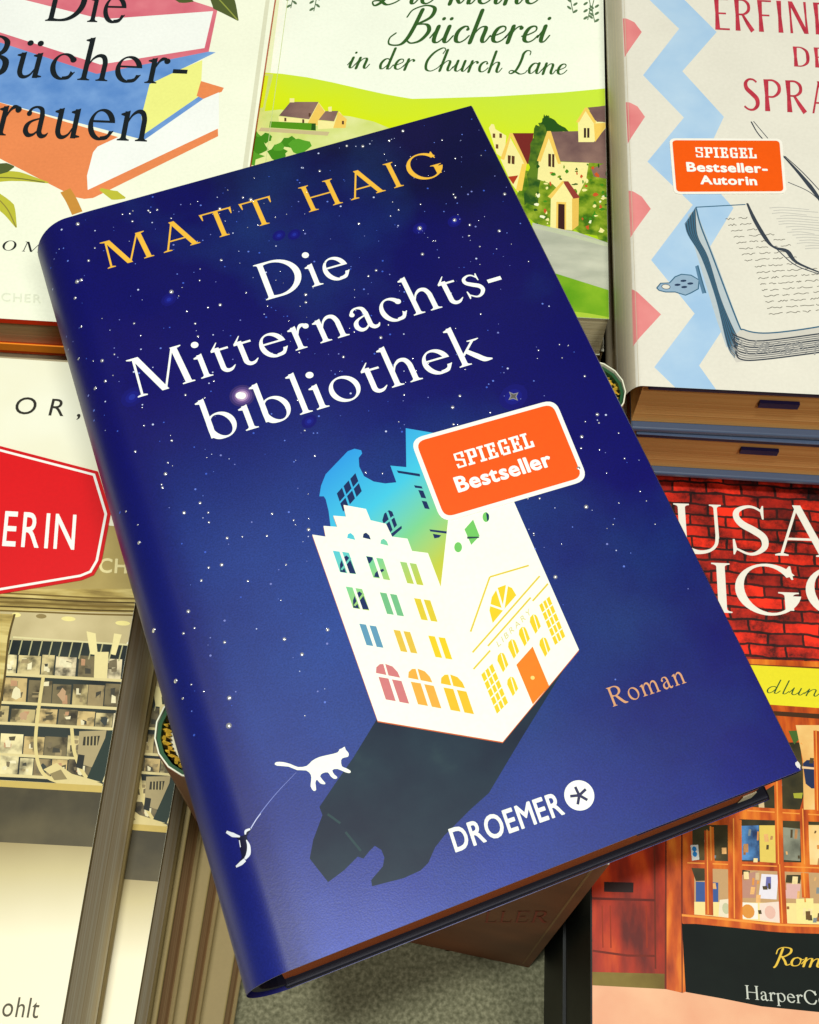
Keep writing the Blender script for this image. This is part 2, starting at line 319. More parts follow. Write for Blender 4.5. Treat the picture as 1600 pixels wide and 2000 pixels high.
def pen(table, thin, thick, shear, extra=None):
    """font from pen strokes: down strokes thick, up strokes thin"""
    cache = {}
    w = lambda dx, dy: thin+(thick-thin)*max(0.0, -dy)**1.3
    def get(ch):
        if ch not in cache:
            t = (extra or {}).get(ch) or table[ch]
            ops = []
            for s in t[0]: ops += rib(s, w, n=6, cap=True)
            for x, y, r in t[1]: ops += dot(x, y, max(r*thick/22, r*0.6))
            cache[ch] = ([(o, [(x+y*shear, y) for x, y in p]) for o, p in ops], t[2])
        return cache[ch]
    return get
serif = lambda ch: S[ch]
flare = lambda ch: FL[ch]
SL = {}
SL['S'] = (rib([(300, 480), (300, 615), (70, 615), (70, 380), (300, 300), (300, 45), (70, 45), (70, 190)], 95, smooth=False)+bar(255, 420, 350, 660), 375)
SL['P'] = (bar(60, 0, 160, 660)+bar(0, 0, 220, 90)+bar(0, 570, 330, 660)+bar(260, 300, 360, 640)+bar(60, 270, 340, 360), 380)
SL['I'] = (bar(60, 0, 160, 660)+bar(0, 0, 220, 90)+bar(0, 570, 220, 660), 245)
SL['E'] = (bar(60, 0, 160, 660)+bar(0, 0, 340, 90)+bar(0, 570, 330, 660)+bar(60, 290, 270, 375)+bar(255, 0, 345, 210)+bar(245, 460, 335, 660)+bar(220, 240, 285, 425), 370)
SL['G'] = (bar(40, 60, 140, 600)+bar(90, 0, 340, 92)+bar(90, 568, 300, 660)+bar(260, 440, 350, 660)+bar(260, 0, 355, 330)+bar(190, 250, 375, 335), 400)
SL['L'] = (bar(60, 0, 160, 660)+bar(0, 0, 340, 90)+bar(0, 570, 220, 660)+bar(255, 0, 345, 260), 370)
slab = lambda ch: SL[ch]
_sans = {}
def sans(off):
    """Blender's built-in font, as flat triangles; cap height scaled to 660"""
    def get(ch):
        k = (ch, off)
        if k not in _sans:
            c = bpy.data.curves.new('tmp', 'FONT'); c.body = ch; c.size = 1000; c.resolution_u = 4; c.fill_mode = 'FRONT'; c.dimensions = '2D'
            o = bpy.data.objects.new('tmp', c); col.objects.link(o)
            me = o.to_mesh()
            vs = [(v.co.x, v.co.y) for v in me.vertices]
            tr = [[vs[i] for i in p.vertices] for p in me.polygons]
            o.to_mesh_clear(); bpy.data.objects.remove(o); bpy.data.curves.remove(c)
            k_ = 660/SANSCAP[0] if SANSCAP[0] else 1
            tr = [[(x*k_, y*k_) for x, y in t] for t in tr]
            w = max([p[0] for t in tr for p in t], default=200)
            D = [(math.cos(6.283*i/16)*off, math.sin(6.283*i/16)*off) for i in range(16)]+[(0, 0)] if off else [(0, 0)]
            tr = [[(x+a, y+b, q) for x, y in t] for q, (a, b) in enumerate(D) for t in tr]       # each pass of ink a hair above the last
            _sans[k] = ([('=', t) for t in tr], w+70)
        return _sans[k]
    return get
SANSCAP = [0]
_h = sans(0)('H'); SANSCAP[0] = max(p[1] for _, t in _h[0] for p in t); _sans.clear()

_gc = {}
def letters(font, text, track=0):
    """list of triangles in em units and the whole advance"""
    tris, x = [], 0
    for ch in text:
        ops, adv = font(ch)
        if ops and ops[0][0] == '=': T = [p for _, p in ops]
        elif ops:
            k = id(ops)
            if k not in _gc:
                vo, out = paint([(1 if o == '+' else None, p) for o, p in ops], eps=1e-4)
                _gc[k] = ([[tuple(vo[i]) for i in f] for f, _ in out], ops)
            T = _gc[k][0]
        else: T = []
        for t in T: tris.append([(p[0]+x, p[1]) + tuple(p[2:]) for p in t])
        x += adv+track
    return tris, x-track
# ------------------------------------------------------------------ covers as measured planes
class Cover:
    """a rectangle lying at height z: o = its lower left corner, a = its turn, size in millimetres"""
    def __init__(s, o, a, z, W, H):
        s.o = Vector((o[0], o[1])); s.a = math.radians(a); s.z = z; s.W = W; s.H = H
        s.c, s.s_ = math.cos(s.a), math.sin(s.a)
    def mm(s, px, py):
        p = U(px, py, s.z).xy-s.o
        return ((p.x*s.c+p.y*s.s_)*1000, (-p.x*s.s_+p.y*s.c)*1000)
    def pl(s, *pts): return [s.mm(*p) for p in pts]
    def rect(s): return [(0, 0), (s.W, 0), (s.W, s.H), (0, s.H)]
def clip(p, W, H, m=0.0):
    for ax_, lim, sg in ((0, m, 1), (0, W-m, -1), (1, m, 1), (1, H-m, -1)):
        out = []
        for i in range(len(p)):
            a, b = p[i], p[(i+1) % len(p)]
            ia, ib = (a[ax_]-lim)*sg >= 0, (b[ax_]-lim)*sg >= 0
            if ia: out.append(a)
            if ia != ib:
                t = (lim-a[ax_])/(b[ax_]-a[ax_]); out.append((a[0]+(b[0]-a[0])*t, a[1]+(b[1]-a[1])*t))
        p = out
        if len(p) < 3: return []
    return p
def root(name, cv, T, label, cat, group=None):
    e = bpy.data.objects.new(name, None); col.objects.link(e); e.empty_display_size = 0.02
    e.location = (cv.o.x, cv.o.y, cv.z-T); e.rotation_euler = (0, 0, cv.a)
    return tag(e, label, cat, group)
def sheet(name, layers, parent, z, prof=None, lines=(), skirt=0.0, outline=None, edge=None, clipto=None):
    """a printed sheet from painted layers (mm); optional skirt gives it thickness"""
    if clipto: layers = layers[:1]+[(k, clip(p, clipto[0], clipto[1], 0.03)) for k, p in layers[1:]]
    vo, out = paint([l for l in layers if l[1]], lines)
    mats, idx, F, fm = [], {}, [], []
    for f, k in out:
        if k not in idx: idx[k] = len(mats); mats.append(k)
        F.append(f); fm.append(idx[k])
    V = [(p[0]/1000, p[1]/1000, z+(prof(p[0], p[1]) if prof else 0)) for p in vo]
    if skirt and outline:
        outline = ccw(outline); b = len(V); m = len(outline)
        V += [(x/1000, y/1000, z+(prof(x, y) if prof else 0)) for x, y in outline]+[(x/1000, y/1000, z-skirt) for x, y in outline]
        mats.append(edge or mats[0]); e = len(mats)-1
        for i in range(m):
            j = (i+1) % m; F.append((b+i, b+m+i, b+m+j, b+j)); fm.append(e)
        F.append(tuple(b+m+i for i in reversed(range(m)))); fm.append(e)
    o = mesh_obj(name, V, F, mats, parent, fm, smooth=bool(prof))
    if prof: bent_normals(o.data, prof)
    return o
def text(name, cv, font, s, p0, p1, ptop, mat, parent, z, track=0, h=660, prof=None, clipto=None):
    tris, adv = letters(font, s, track)
    o, e, t = (Vector(cv.mm(*p)) for p in (p0, p1, ptop))
    X, Y = (e-o)/adv, (t-o)/h
    V, F = [], []
    for tr in tris:
        lift = tr[0][2]*4e-6 if len(tr[0]) > 2 else 0
        p = [tuple(o+X*q[0]+Y*q[1]) for q in tr]
        if clipto:
            p = clip(p, *clipto)
            if not p: continue
        F.append(tuple(range(len(V), len(V)+len(p))))
        V += [(q[0]/1000, q[1]/1000, z+lift+(prof(q[0], q[1]) if prof else 0)) for q in p]
    return mesh_obj(name, V, F, mat, parent)
def prism(name, outline, z0, z1, mat, parent=None, bevel=0.0, round_=False):
    m = len(outline); outline = ccw(outline)
    V = [(x/1000, y/1000, z0) for x, y in outline]+[(x/1000, y/1000, z1) for x, y in outline]
    F = [tuple(reversed(range(m))), tuple(range(m, 2*m))]+[(i, (i+1) % m, m+(i+1) % m, m+i) for i in range(m)]
    o = mesh_obj(name, V, F, mat, parent)
    if bevel:
        md = o.modifiers.new('soft_edge', 'BEVEL'); md.width = bevel; md.segments = 3; md.limit_method = 'ANGLE'
    return o
def rr(x0, y0, x1, y1, r=0.0, n=5):
    if not r: return [(x0, y0), (x1, y0), (x1, y1), (x0, y1)]
    return (ell(x1-r, y1-r, r, r, 0, n, 0, 90)+ell(x0+r, y1-r, r, r, 0, n, 90, 180)+ell(x0+r, y0+r, r, r, 0, n, 180, 270)+ell(x1-r, y0+r, r, r, 0, n, 270, 360))
def quad_round(q, r, n=6):
    """rounded corners on any polygon, r in mm"""
    out = []; m = len(q)
    for i in range(m):
        p, a, b = Vector(q[i]), Vector(q[i-1]), Vector(q[(i+1) % m])
        s0, s1 = p+(a-p).normalized()*r, p+(b-p).normalized()*r
        for k in range(n+1):
            t = k/n; out.append(tuple(s0*(1-t)**2+p*2*t*(1-t)+s1*t*t))
    return out
def inset(q, d):
    q = ccw(q); m = len(q); out = []
    for i in range(m):
        p, a, b = Vector(q[i]), Vector(q[i-1]), Vector(q[(i+1) % m])
        d0, d1 = (p-a).normalized(), (b-p).normalized(); n0, n1 = Vector((-d0.y, d0.x)), Vector((-d1.y, d1.x))
        k = (n0+n1).normalized(); out.append(tuple(p+k*d/max(0.3, k.dot(n0))))
    return out
def wob(p, amp, n=3, seed=1):
    """hand-drawn unevenness on a closed outline"""
    r = random.Random(seed); out = []
    for i in range(len(p)):
        a, b = p[i], p[(i+1) % len(p)]
        for k in range(n):
            t = k/n; out.append((a[0]+(b[0]-a[0])*t+r.uniform(-amp, amp), a[1]+(b[1]-a[1])*t+r.uniform(-amp, amp)))
    return out
def rnk(key, pts, w, **k): return [(key, t) for t in ribbon(pts, w, **k)]
def blob(cx, cy, rx, ry, seed, n=11, j=0.35):
    r = random.Random(seed)
    return [(cx+rx*math.cos(6.283*i/n)*(1+r.uniform(-j, j)), cy+ry*math.sin(6.283*i/n)*(1+r.uniform(-j, j))) for i in range(n)]

white = ink((250, 255, 238)); cream = ink((246, 249, 225))
# ------------------------------------------------------------------ the carpeted table
carpet = mottle('carpet', [(0.3, (92, 92, 70)), (0.5, (120, 119, 94)), (0.7, (148, 146, 118))], 620, 0.95, 0.05, bump=0.6)
fl = mesh_obj('floor', [(-1.5, -1.2, 0), (1.5, -1.2, 0), (1.5, 2.2, 0), (-1.5, 2.2, 0)], [(0, 1, 2, 3)], carpet)
tag(fl, 'grey green speckled carpet covering the display table under the books', 'table top', kind='structure')

# ================================================================== the navy hardback
ZM, TM = 0.22, 0.028
mo = U(497, 1922, ZM)
SK = 0.0208                                                          # the slack jacket sits a hair out of square
class Slack(Cover):
    def mm(s, px, py):
        u, v = Cover.mm(s, px, py); return (u-SK*v, v)
M = Slack(mo.xy-Vector((math.cos(math.radians(20.3)), math.sin(math.radians(20.3))))*.0031, 20.3, ZM, 131.0, 207.8)
book = root('hardcover_book', M, TM, 'navy hardback with starry sky, white title and paper house, lying on top of the others', 'book')
def mprof(u, v):
    if u < 0: u = 0
    z = -0.00045*max(0.0, (19.0-u)/19.0)**2
    if u < 11.5:
        z -= (TM/2-.0004)*(1-math.sqrt(max(0, 1-((11.5-u)/11.5)**2)))
    z -= 0.00012*math.exp(-((u-12.5)/2.6)**2)
    return z
night = grad_mat('night_print_and_sheen', (0.115, 0.190, TM), (0.0, 0.010, TM),  # printed gradient; lamp sheen at lower left and its falloff painted in too
                 [(0.0, (7, 10, 58)), (0.10, (6, 6, 88)), (0.4, (8, 7, 98)), (0.55, (11, 10, 96)), (0.72, (15, 20, 108)), (0.88, (32, 48, 146)), (1.0, (54, 74, 172))], 0.37, 0.28, 0.2, 28)
def add_grain(m, amount, scale=2600, bump=0.12):
    nt = m.node_tree; b = nt.nodes['Principled BSDF']; src = b.inputs['Base Color'].links[0].from_socket
    tc = nt.nodes.new('ShaderNodeTexCoord'); nz = nt.nodes.new('ShaderNodeTexNoise'); nz.inputs['Scale'].default_value = scale; nz.inputs['Detail'].default_value = 2
    nt.links.new(tc.outputs['Object'], nz.inputs['Vector'])
    mr = nt.nodes.new('ShaderNodeMapRange'); mr.inputs[1].default_value = .3; mr.inputs[2].default_value = .7; mr.inputs[3].default_value = 1-amount; mr.inputs[4].default_value = 1+amount
    nt.links.new(nz.outputs[0], mr.inputs[0])
    vm = nt.nodes.new('ShaderNodeVectorMath'); vm.operation = 'SCALE'; nt.links.new(src, vm.inputs[0]); nt.links.new(mr.outputs[0], vm.inputs['Scale']); nt.links.new(vm.outputs[0], b.inputs['Base Color'])
    n2 = nt.nodes.new('ShaderNodeTexNoise'); n2.inputs['Scale'].default_value = 22; n2.inputs['Detail'].default_value = 5; nt.links.new(tc.outputs['Object'], n2.inputs['Vector'])
    m2 = nt.nodes.new('ShaderNodeMapRange'); r0 = b.inputs['Roughness'].default_value
    m2.inputs[1].default_value = .3; m2.inputs[2].default_value = .7; m2.inputs[3].default_value = r0-.06; m2.inputs[4].default_value = r0+.07
    nt.links.new(n2.outputs[0], m2.inputs[0]); nt.links.new(m2.outputs[0], b.inputs['Roughness'])
    ad = nt.nodes.new('ShaderNodeMath'); ad.operation = 'MULTIPLY_ADD'; ad.inputs[1].default_value = 6.0; nt.links.new(n2.outputs[0], ad.inputs[0]); nt.links.new(nz.outputs[0], ad.inputs[2])
    bp = nt.nodes.new('ShaderNodeBump'); bp.inputs['Strength'].default_value = bump; bp.inputs['Distance'].default_value = 0.00012
    nt.links.new(ad.outputs[0], bp.inputs['Height']); nt.links.new(bp.outputs[0], b.inputs['Normal'])
def glow_and_clouds(m):
    """the printed teal glow round the paper house and violet cloud in the night sky"""
    nt = m.node_tree; b = nt.nodes['Principled BSDF']; src = b.inputs['Base Color'].links[0].from_socket
    tc = nt.nodes.new('ShaderNodeTexCoord')
    def mix(src, fac, c, gain=.9):
        mx = nt.nodes.new('ShaderNodeMix'); mx.data_type = 'RGBA'; l = lin(c)
        nt.links.new(fac, mx.inputs[0]); nt.links.new(src, mx.inputs[6]); mx.inputs[7].default_value = (l[0]*gain, l[1]*gain, l[2]*gain, 1); return mx.outputs[2]
    def cloud(scale, lo, hi, mul, off):
        mp = nt.nodes.new('ShaderNodeMapping'); mp.inputs['Location'].default_value = off; nt.links.new(tc.outputs['Object'], mp.inputs[0])
        nz = nt.nodes.new('ShaderNodeTexNoise'); nz.inputs['Scale'].default_value = scale; nz.inputs['Detail'].default_value = 5; nt.links.new(mp.outputs[0], nz.inputs['Vector'])
        r = nt.nodes.new('ShaderNodeMapRange'); r.inputs[1].default_value = lo; r.inputs[2].default_value = hi; r.inputs[4].default_value = mul; nt.links.new(nz.outputs[0], r.inputs[0]); return r.outputs[0]
    ds = nt.nodes.new('ShaderNodeVectorMath'); ds.operation = 'DISTANCE'; ds.inputs[1].default_value = (.040, .066, TM); nt.links.new(tc.outputs['Object'], ds.inputs[0])
    r = nt.nodes.new('ShaderNodeMapRange'); r.interpolation_type = 'SMOOTHSTEP'; r.inputs[1].default_value = .082; r.inputs[2].default_value = .0; r.inputs[3].default_value = 0; r.inputs[4].default_value = .85
    nt.links.new(ds.outputs['Value'], r.inputs[0])
    c = mix(src, r.outputs[0], (40, 74, 152))
    c = mix(c, cloud(16, .48, .72, .55, (.3, .1, 0)), (28, 66, 124))
    c = mix(c, cloud(13, .5, .75, .5, (.7, .5, 0)), (30, 10, 84))
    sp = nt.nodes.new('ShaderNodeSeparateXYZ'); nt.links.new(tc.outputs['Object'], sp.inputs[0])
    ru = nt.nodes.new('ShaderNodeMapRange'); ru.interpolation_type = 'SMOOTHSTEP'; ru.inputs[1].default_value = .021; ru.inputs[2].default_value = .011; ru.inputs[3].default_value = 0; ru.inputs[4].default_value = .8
    nt.links.new(sp.outputs[0], ru.inputs[0]); c = mix(c, ru.outputs[0], (9, 10, 96))          # shade along the rounded spine hinge, painted into the jacket colour
    nt.links.new(c, b.inputs['Base Color'])
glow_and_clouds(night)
add_grain(night, .18)
navy = ink((18, 20, 74), 0.4, 0.4)
hg = ((0.040, 0.125, TM), (0.098, 0.070, TM))
lights = grad_mat('house_glow_print', M.mm(640, 920)[0:2]+(0,), M.mm(930, 1180)[0:2]+(0,),
                  [(0.0, (34, 150, 225)), (0.30, (60, 195, 225)), (0.52, (120, 205, 140)), (0.72, (190, 200, 60)), (0.9, (236, 200, 40)), (1.0, (245, 190, 20))], 0.45, 0.35, 0.03)
# gradient points were given in millimetres: bring them to metres
for nd in lights.node_tree.nodes:
    if nd.type == 'VECT_MATH' and nd.operation == 'SUBTRACT': nd.inputs[1].default_value = Vector(M.mm(640, 920)+(0,))/1000
    if nd.type == 'VECT_MATH' and nd.operation == 'DOT_PRODUCT':
        d_ = (Vector(M.mm(930, 1200)+(0,))-Vector(M.mm(640, 920)+(0,)))/1000; nd.inputs[1].default_value = d_/d_.dot(d_)
pl = M.pl
z4 = lambda *P: pl(*[(580+x*.375, 750+y*.375) for x, y in P])
z5 = lambda *P: pl(*[(580+x*.375, 1050+y*.375) for x, y in P])
z6 = lambda *P: pl(*[(380+x*.375, 1400+y*.375) for x, y in P])
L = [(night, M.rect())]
# the printed long shadow, the coloured rear walls, the white front of the paper house
shade = mottle('shadow_print', [(0.3, (12, 28, 50)), (0.55, (22, 44, 60)), (0.75, (44, 70, 74))], 60, 0.42, 0.2)
L.append((shade, pl((736, 1405), (690, 1480), (655, 1530), (624, 1576), (630, 1592), (612, 1640), (605, 1677), (641, 1723), (672, 1700), (699, 1673), (710, 1677), (722, 1662), (732, 1652), (745, 1660), (751, 1675), (748, 1692), (725, 1719), (727, 1731), (789, 1715), (822, 1700), (837, 1685), (850, 1655), (868, 1632), (920, 1580), (955, 1549), (1020, 1440), (1105, 1302), (982, 1440))))
L += rnk(ink((40, 66, 70)), pl((640, 1590), (665, 1608)), .5)+rnk(ink((40, 66, 70)), pl((675, 1625), (705, 1662)), .5)
glowline = ink((150, 190, 230))
back = z4((175, 738), (165, 660), (150, 600), (140, 585), (117, 585), (126, 530), (150, 470), (265, 350), (300, 337), (335, 345), (340, 362), (322, 385), (325, 430), (350, 480), (400, 508), (460, 518), (518, 512), (487, 425), (570, 433), (567, 230), (720, 256), (980, 420), (1140, 640), (790, 800), (750, 1060), (500, 900), (200, 800))
L.append((lights, back))
dk = ink((16, 40, 90))
for i in range(2):                                                   # grid window of the rear wall
    for j in range(3):
        ox, oy = 208+35*j+18*i, 570-38*j+52*i
        L.append((dk, z4((ox, oy), (ox+27, oy-30), (ox+42, oy+12), (ox+15, oy+43))))
L.append((dk, z4((445, 710), (455, 675), (480, 657), (497, 665), (522, 735), (475, 785))))
L += rnk(lights, z4((470, 665), (505, 760)), .55)+rnk(lights, z4((450, 735), (505, 690)), .5)
L += [(dk, z4((490, 780), (545, 738), (547, 752), (497, 797))), (dk, z4((520, 450), (640, 468), (642, 482), (528, 463))), (dk, z4((610, 527), (650, 533), (655, 545), (616, 540)))]
for ox, oy in ((632, 552), (650, 608)): L.append((dk, z4((ox, oy), (ox+26, oy+4), (ox+42, oy+44), (ox+16, oy+40))))
L += [(dk, z4((690, 757), (785, 768), (785, 780), (696, 768))), (dk, z4((708, 780), (752, 788), (740, 800), (716, 804)))]
house = ink((247, 250, 232))
fz = pl((610, 1044), (636, 1048), (632, 1027), (659, 1029), (651, 1007), (676, 1009), (671, 986), (715, 994), (724, 1016), (754, 1023), (766, 1048), (796, 1052), (805, 1076), (836, 1080), (861, 1146), (876, 1010), (1004, 980), (1131, 1269), (982, 1449), (738, 1408))
L.append((ink((206, 96, 40)), [(x-.1, y-.25) for x, y in fz])); L.append((house, fz))
hole = ink((112, 196, 96))
L += [(hole, ell(*z4((840, 850))[0], .95, 1.35, -20, 14)), (hole, z4((873, 757), (918, 706), (952, 792), (908, 838))), (ink((40, 70, 70)), z4((886, 795), (945, 795), (952, 802), (888, 806))), (hole, ell(*z4((985, 693))[0], .85, 1.35, -20, 14)), (dk, z4((985, 668), (1000, 680), (1000, 706), (992, 716)))]
def pane(o, a, b, key, f=z4): L.append((key, f(o, (o[0]+a[0], o[1]+a[1]), (o[0]+a[0]+b[0], o[1]+a[1]+b[1]), (o[0]+b[0], o[1]+b[1]))))
W1 = [((187, 868), (236, 874)), ((360, 896), (413, 905)), ((537, 925), (587, 932)), ((255, 1055), (305, 1063)), ((432, 1085), (485, 1093)), ((610, 1115), (660, 1122)), ((325, 1248), (378, 1257)), ((503, 1280), (555, 1287)), ((684, 1310), (737, 1318))]
glow = {7: ink((226, 190, 66)), 8: ink((240, 204, 26)), 6: ink((92, 150, 180)), 4: ink((112, 186, 130)), 5: ink((222, 200, 50))}
for i, pr in enumerate(W1):
    for o in pr: pane(o, (35, 5), (38, 112), glow.get(i, lights))
for x, y in ((0, 0), (68, 187)):                                     # arches seen through the upper panes
    L.append((dk, z4((226+x, 978+y), (224+x, 940+y), (236+x, 908+y), (258+x, 893+y), (274+x, 906+y), (308+x, 988+y), (270+x, 985+y))))
    L += rnk(lights, z4((232+x, 968+y), (280+x, 905+y)), .5)+rnk(lights, z4((262+x, 985+y), (236+x, 912+y)), .4)
    L.append((house, z4((222+x, 873+y), (236+x, 874+y), (275+x, 985+y), (262+x, 983+y))))
L += [(dk, z4((362, 898), (392, 902), (396, 912), (380, 934), (374, 934))), (dk, z4((402, 1004), (408, 985), (420, 972), (430, 1008))), (dk, z4((432, 968), (450, 962), (455, 972), (440, 982)))]
for x, y in ((262, 776), (343, 774), (435, 806)):
    L.append((lights if x != 343 else dk, z4((x, y+26), (x+4, y+6), (x+18, y), (x+34, y+14), (x+42, y+36))))
for k, ((x, y), cl) in enumerate((((410, 705), (206, 120, 120)), ((578, 730), (238, 172, 62)), ((748, 760), (240, 190, 36)))):
    key = ink(cl)
    arc = z5((x+2, y), (x+4, y-30), (x+22, y-46), (x+52, y-47), (x+88, y-34), (x+115, y-5), (x+128, y+25)); L.append((key, arc))
    L.append((house, z5((x+38, y-55), (x+48, y-55), (x+72, y+30), (x+62, y+30))))
    pane((x+15, y+20), (52, 9), (38, 118), key, z5); pane((x+85, y+33), (50, 9), (40, 118), key, z5)
gold = ink((224, 200, 70)); win = ink((238, 204, 34))
for P in (((905, 490), (1005, 205)), ((1005, 205), (1208, 145)), ((915, 598), (1265, 200)), ((995, 565), (1218, 312)), ((920, 685), (1007, 588)), ((1228, 330), (1308, 240))): L += rnk(gold, z5(*P), .42, smooth=False)
L.append((win, z5((1020, 445), (1003, 380), (1015, 310), (1045, 262), (1085, 247), (1120, 262), (1143, 300), (1082, 370))))
for P in ((1003, 350), (1040, 262), (1095, 245)): L += rnk(house, z5((1075, 375), P), .5, smooth=False)
pane((1143, 663), (85, -96), (86, 206), ink((240, 128, 26)), z5)
for ox, oy, sx, sy, hx, hy in ((960, 714, 58, -58, 82, 204), (1262, 352, 53, -46, 83, 208)):
    pane((ox, oy), (sx, sy), (hx, hy), win, z5)
    for k in (1, 2): L += rnk(house, z5((ox+sx*k/3, oy+sy*k/3), (ox+sx*k/3+hx, oy+sy*k/3+hy)), .28, smooth=False)
    for k in (1, 2, 3, 4): L += rnk(house, z5((ox+hx*k/5, oy+hy*k/5), (ox+hx*k/5+sx, oy+hy*k/5+sy)), .28, smooth=False)
for x, y in ((1044, 640), (1100, 570), (1156, 505), (1213, 440), (1095, 765), (1263, 560)):
    L.append((win, z5((x, y), (x+2, y-24), (x+16, y-40), (x+32, y-38), (x+40, y-25), (x+58, y+22), (x+30, y+62))))
    L += rnk(house, z5((x+20, y-36), (x+44, y+44)), .22, smooth=False)
L += [(ink((250, 215, 120)), ell(*z5((1228, 730))[0], .5, .5, 0, 8))]
# white glow star, brick red line at the foot of the house
for r_, c_ in ((26, (52, 40, 104)), (21, (84, 64, 126)), (16, (128, 98, 152)), (12, (190, 160, 196)), (8, (252, 250, 245))):
    L.append((ink(c_), ell(*M.mm(473, 773), r_*.125, r_*.125, 0, 20)))
for x, y, r_ in ((330, 585, 2.3), (575, 458, 2.0), (888, 432, 2.2), (820, 446, 2.2), (258, 775, 3.2), (604, 823, 2.2), (1003, 775, 4.2), (545, 460, 2.0), (700, 640, 2.0)):
    u_, v_ = M.mm(x, y)
    for q, c_ in ((1.0, (10, 10, 108)), (.6, (14, 18, 124)), (.3, (26, 40, 150))): L.append((ink(c_), ell(u_, v_, r_*q, r_*q*.8, 30, 12)))
bend = [((u_, -1), (u_, M.H+1)) for u_ in (.1, .3, .6, 1, 1.5, 2.1, 2.8, 3.6, 4.5, 5.5, 6.5, 7.5, 8.5, 9.5, 10.5, 11.5, 12.5, 13.5, 14.5, 16, 17.5, 19)]
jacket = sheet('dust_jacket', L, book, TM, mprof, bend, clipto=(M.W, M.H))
# the rest of the jacket: spine, back, the fold at the fore edge
prof_ = [(0.0, TM/2)]
for k in range(1, 9):
    t = k/8*math.pi/2; prof_.append((10.5-10.5*math.cos(t), TM/2-TM/2*math.sin(t)))
prof_ += [(M.W-1.0, 0.0), (M.W, 0.0012), (M.W-.6, 0.0032)]
V = [(u_/1000, v_/1000, z_) for u_, z_ in prof_ for v_ in (0, M.H)]
F = [(2*i, 2*i+1, 2*i+3, 2*i+2) for i in range(len(prof_)-1)]
spine_print = mottle('jacket_spine_print', [(0.3, (18, 18, 80)), (0.7, (34, 36, 110))], 30, 0.4, 0.5)
mesh_obj('jacket_back', V, F, spine_print, book, smooth=True)
jf = [(M.W, TM), (M.W+.5, TM-.0008), (M.W+.55, TM-.002), (M.W-.5, TM-.0032), (M.W-40, TM-.0033)]
mesh_obj('jacket_flap', [(u_/1000, v_/1000, z_) for u_, z_ in jf for v_ in (0.1, M.H-.1)], [(2*i, 2*i+2, 2*i+3, 2*i+1) for i in range(len(jf)-1)], navy, book, smooth=True)
paper_edge = ink((205, 205, 225), 0.6)
V = []; us = [0, .3, 1, 2, 3.5, 5, 7, 9, 11, 13, 16, 30, 60, 90, 131.0]
for u_ in us:
    for dz in (0.00002, -0.00022): V.append((u_/1000, -.00003, TM+mprof(u_, 0)+dz))
mesh_obj('jacket_paper_edge', V, [(2*i, 2*i+1, 2*i+3, 2*i+2) for i in range(len(us)-1)], paper_edge, book)
board = ink((14, 14, 34), 0.55, 0.3)
prism('front_board', rr(9, .3, M.W-.6, M.H-.8), TM-.0031, TM-.0012, board, book, .0004)
prism('back_board', rr(8, .1, M.W-.2, M.H-.8), .0006, .0030, board, book, .0006)
V = []                                                               # hollow rounded board of the spine
for k in range(13):
    t = math.pi*k/12-math.pi/2
    for rr_, v_ in ((9.2, .8), (9.2, M.H-.8), (7.4, .8), (7.4, M.H-.8)):
        V.append(((10.5-rr_*math.cos(t))/1000, v_/1000, TM/2+(TM/2-.0012)*rr_/9.2*math.sin(t)))
F = []
for k in range(12):
    a = 4*k
    F += [(a, a+1, a+5, a+4), (a+2, a+6, a+7, a+3), (a, a+4, a+6, a+2), (a+1, a+3, a+7, a+5)]
mesh_obj('spine_board', V, F, board, book, smooth=False)
pb = prism('page_block', rr(8.5, 1.9, M.W-5.0, M.H-3.6), .0030, TM-.0031, pages('page_edge_warm', (150, 70, 34), (186, 100, 56), 2600), book)
fa = ink((240, 244, 238)); 
prism('endpaper_corner', [(M.W-8.5, 1.6), (M.W-4.8, 1.6), (M.W-4.8, 4.2), (M.W-6.5, 4.2)], .0032, .0085, ink((225, 215, 180)), book)
tagm = prism('security_tag', [(30, 1.3), (42, 1.3), (42, 1.95), (30, 1.95)], TM-.0085, TM-.0034, ink((20, 34, 20)), book)
# lettering
orange_gold = ink((242, 188, 60), 0.35, 0.5); wht = ink((250, 255, 245))
dz = TM+.00006
text('author_name', M, serif, 'MATT HAIG', (208, 526), (877, 338), (190, 476), orange_gold, book, dz, 118)
text('title_lettering', M, serif, 'Die', (516, 588), (692, 538), (490, 520), wht, book, dz, 22)
text('title_lettering', M, serif, 'Mitternachts-', (266, 778), (994, 562), (240, 706), wht, book, dz, 34)
text('title_lettering', M, serif, 'bibliothek', (406, 864), (962, 700), (379, 789), wht, book, dz, 26)
text('genre_word', M, serif, 'Roman', (1196, 1381), (1342, 1333), (1182, 1345), ink((214, 158, 112)), book, dz, 70)
text('publisher_name', M, sans(20), 'DROEMER', (887, 1665), (1106, 1588), (873, 1622), ink((240, 243, 235)), book, dz)
cx, cy = M.mm(1131.5, 1553.5)
lg = [(ink((244, 247, 238)), ell(cx, cy, 3.35, 3.35, 0, 36))]
for k in range(5):
    t = math.radians(90+20.3-17+72*k); lg += rnk(navy, [(cx+.0*math.cos(t), cy+.0*math.sin(t)), (cx+2.05*math.cos(t), cy+2.05*math.sin(t))], .62, smooth=False)
sheet('publisher_logo', lg, book, dz)
q5 = lambda x, y: (580+x*.375, 1050+y*.375)
text('house_sign', M, sans(0), 'LIBRARY', q5(1048, 574), q5(1224, 393), q5(1036, 546), ink((216, 206, 140)), book, dz, 150)
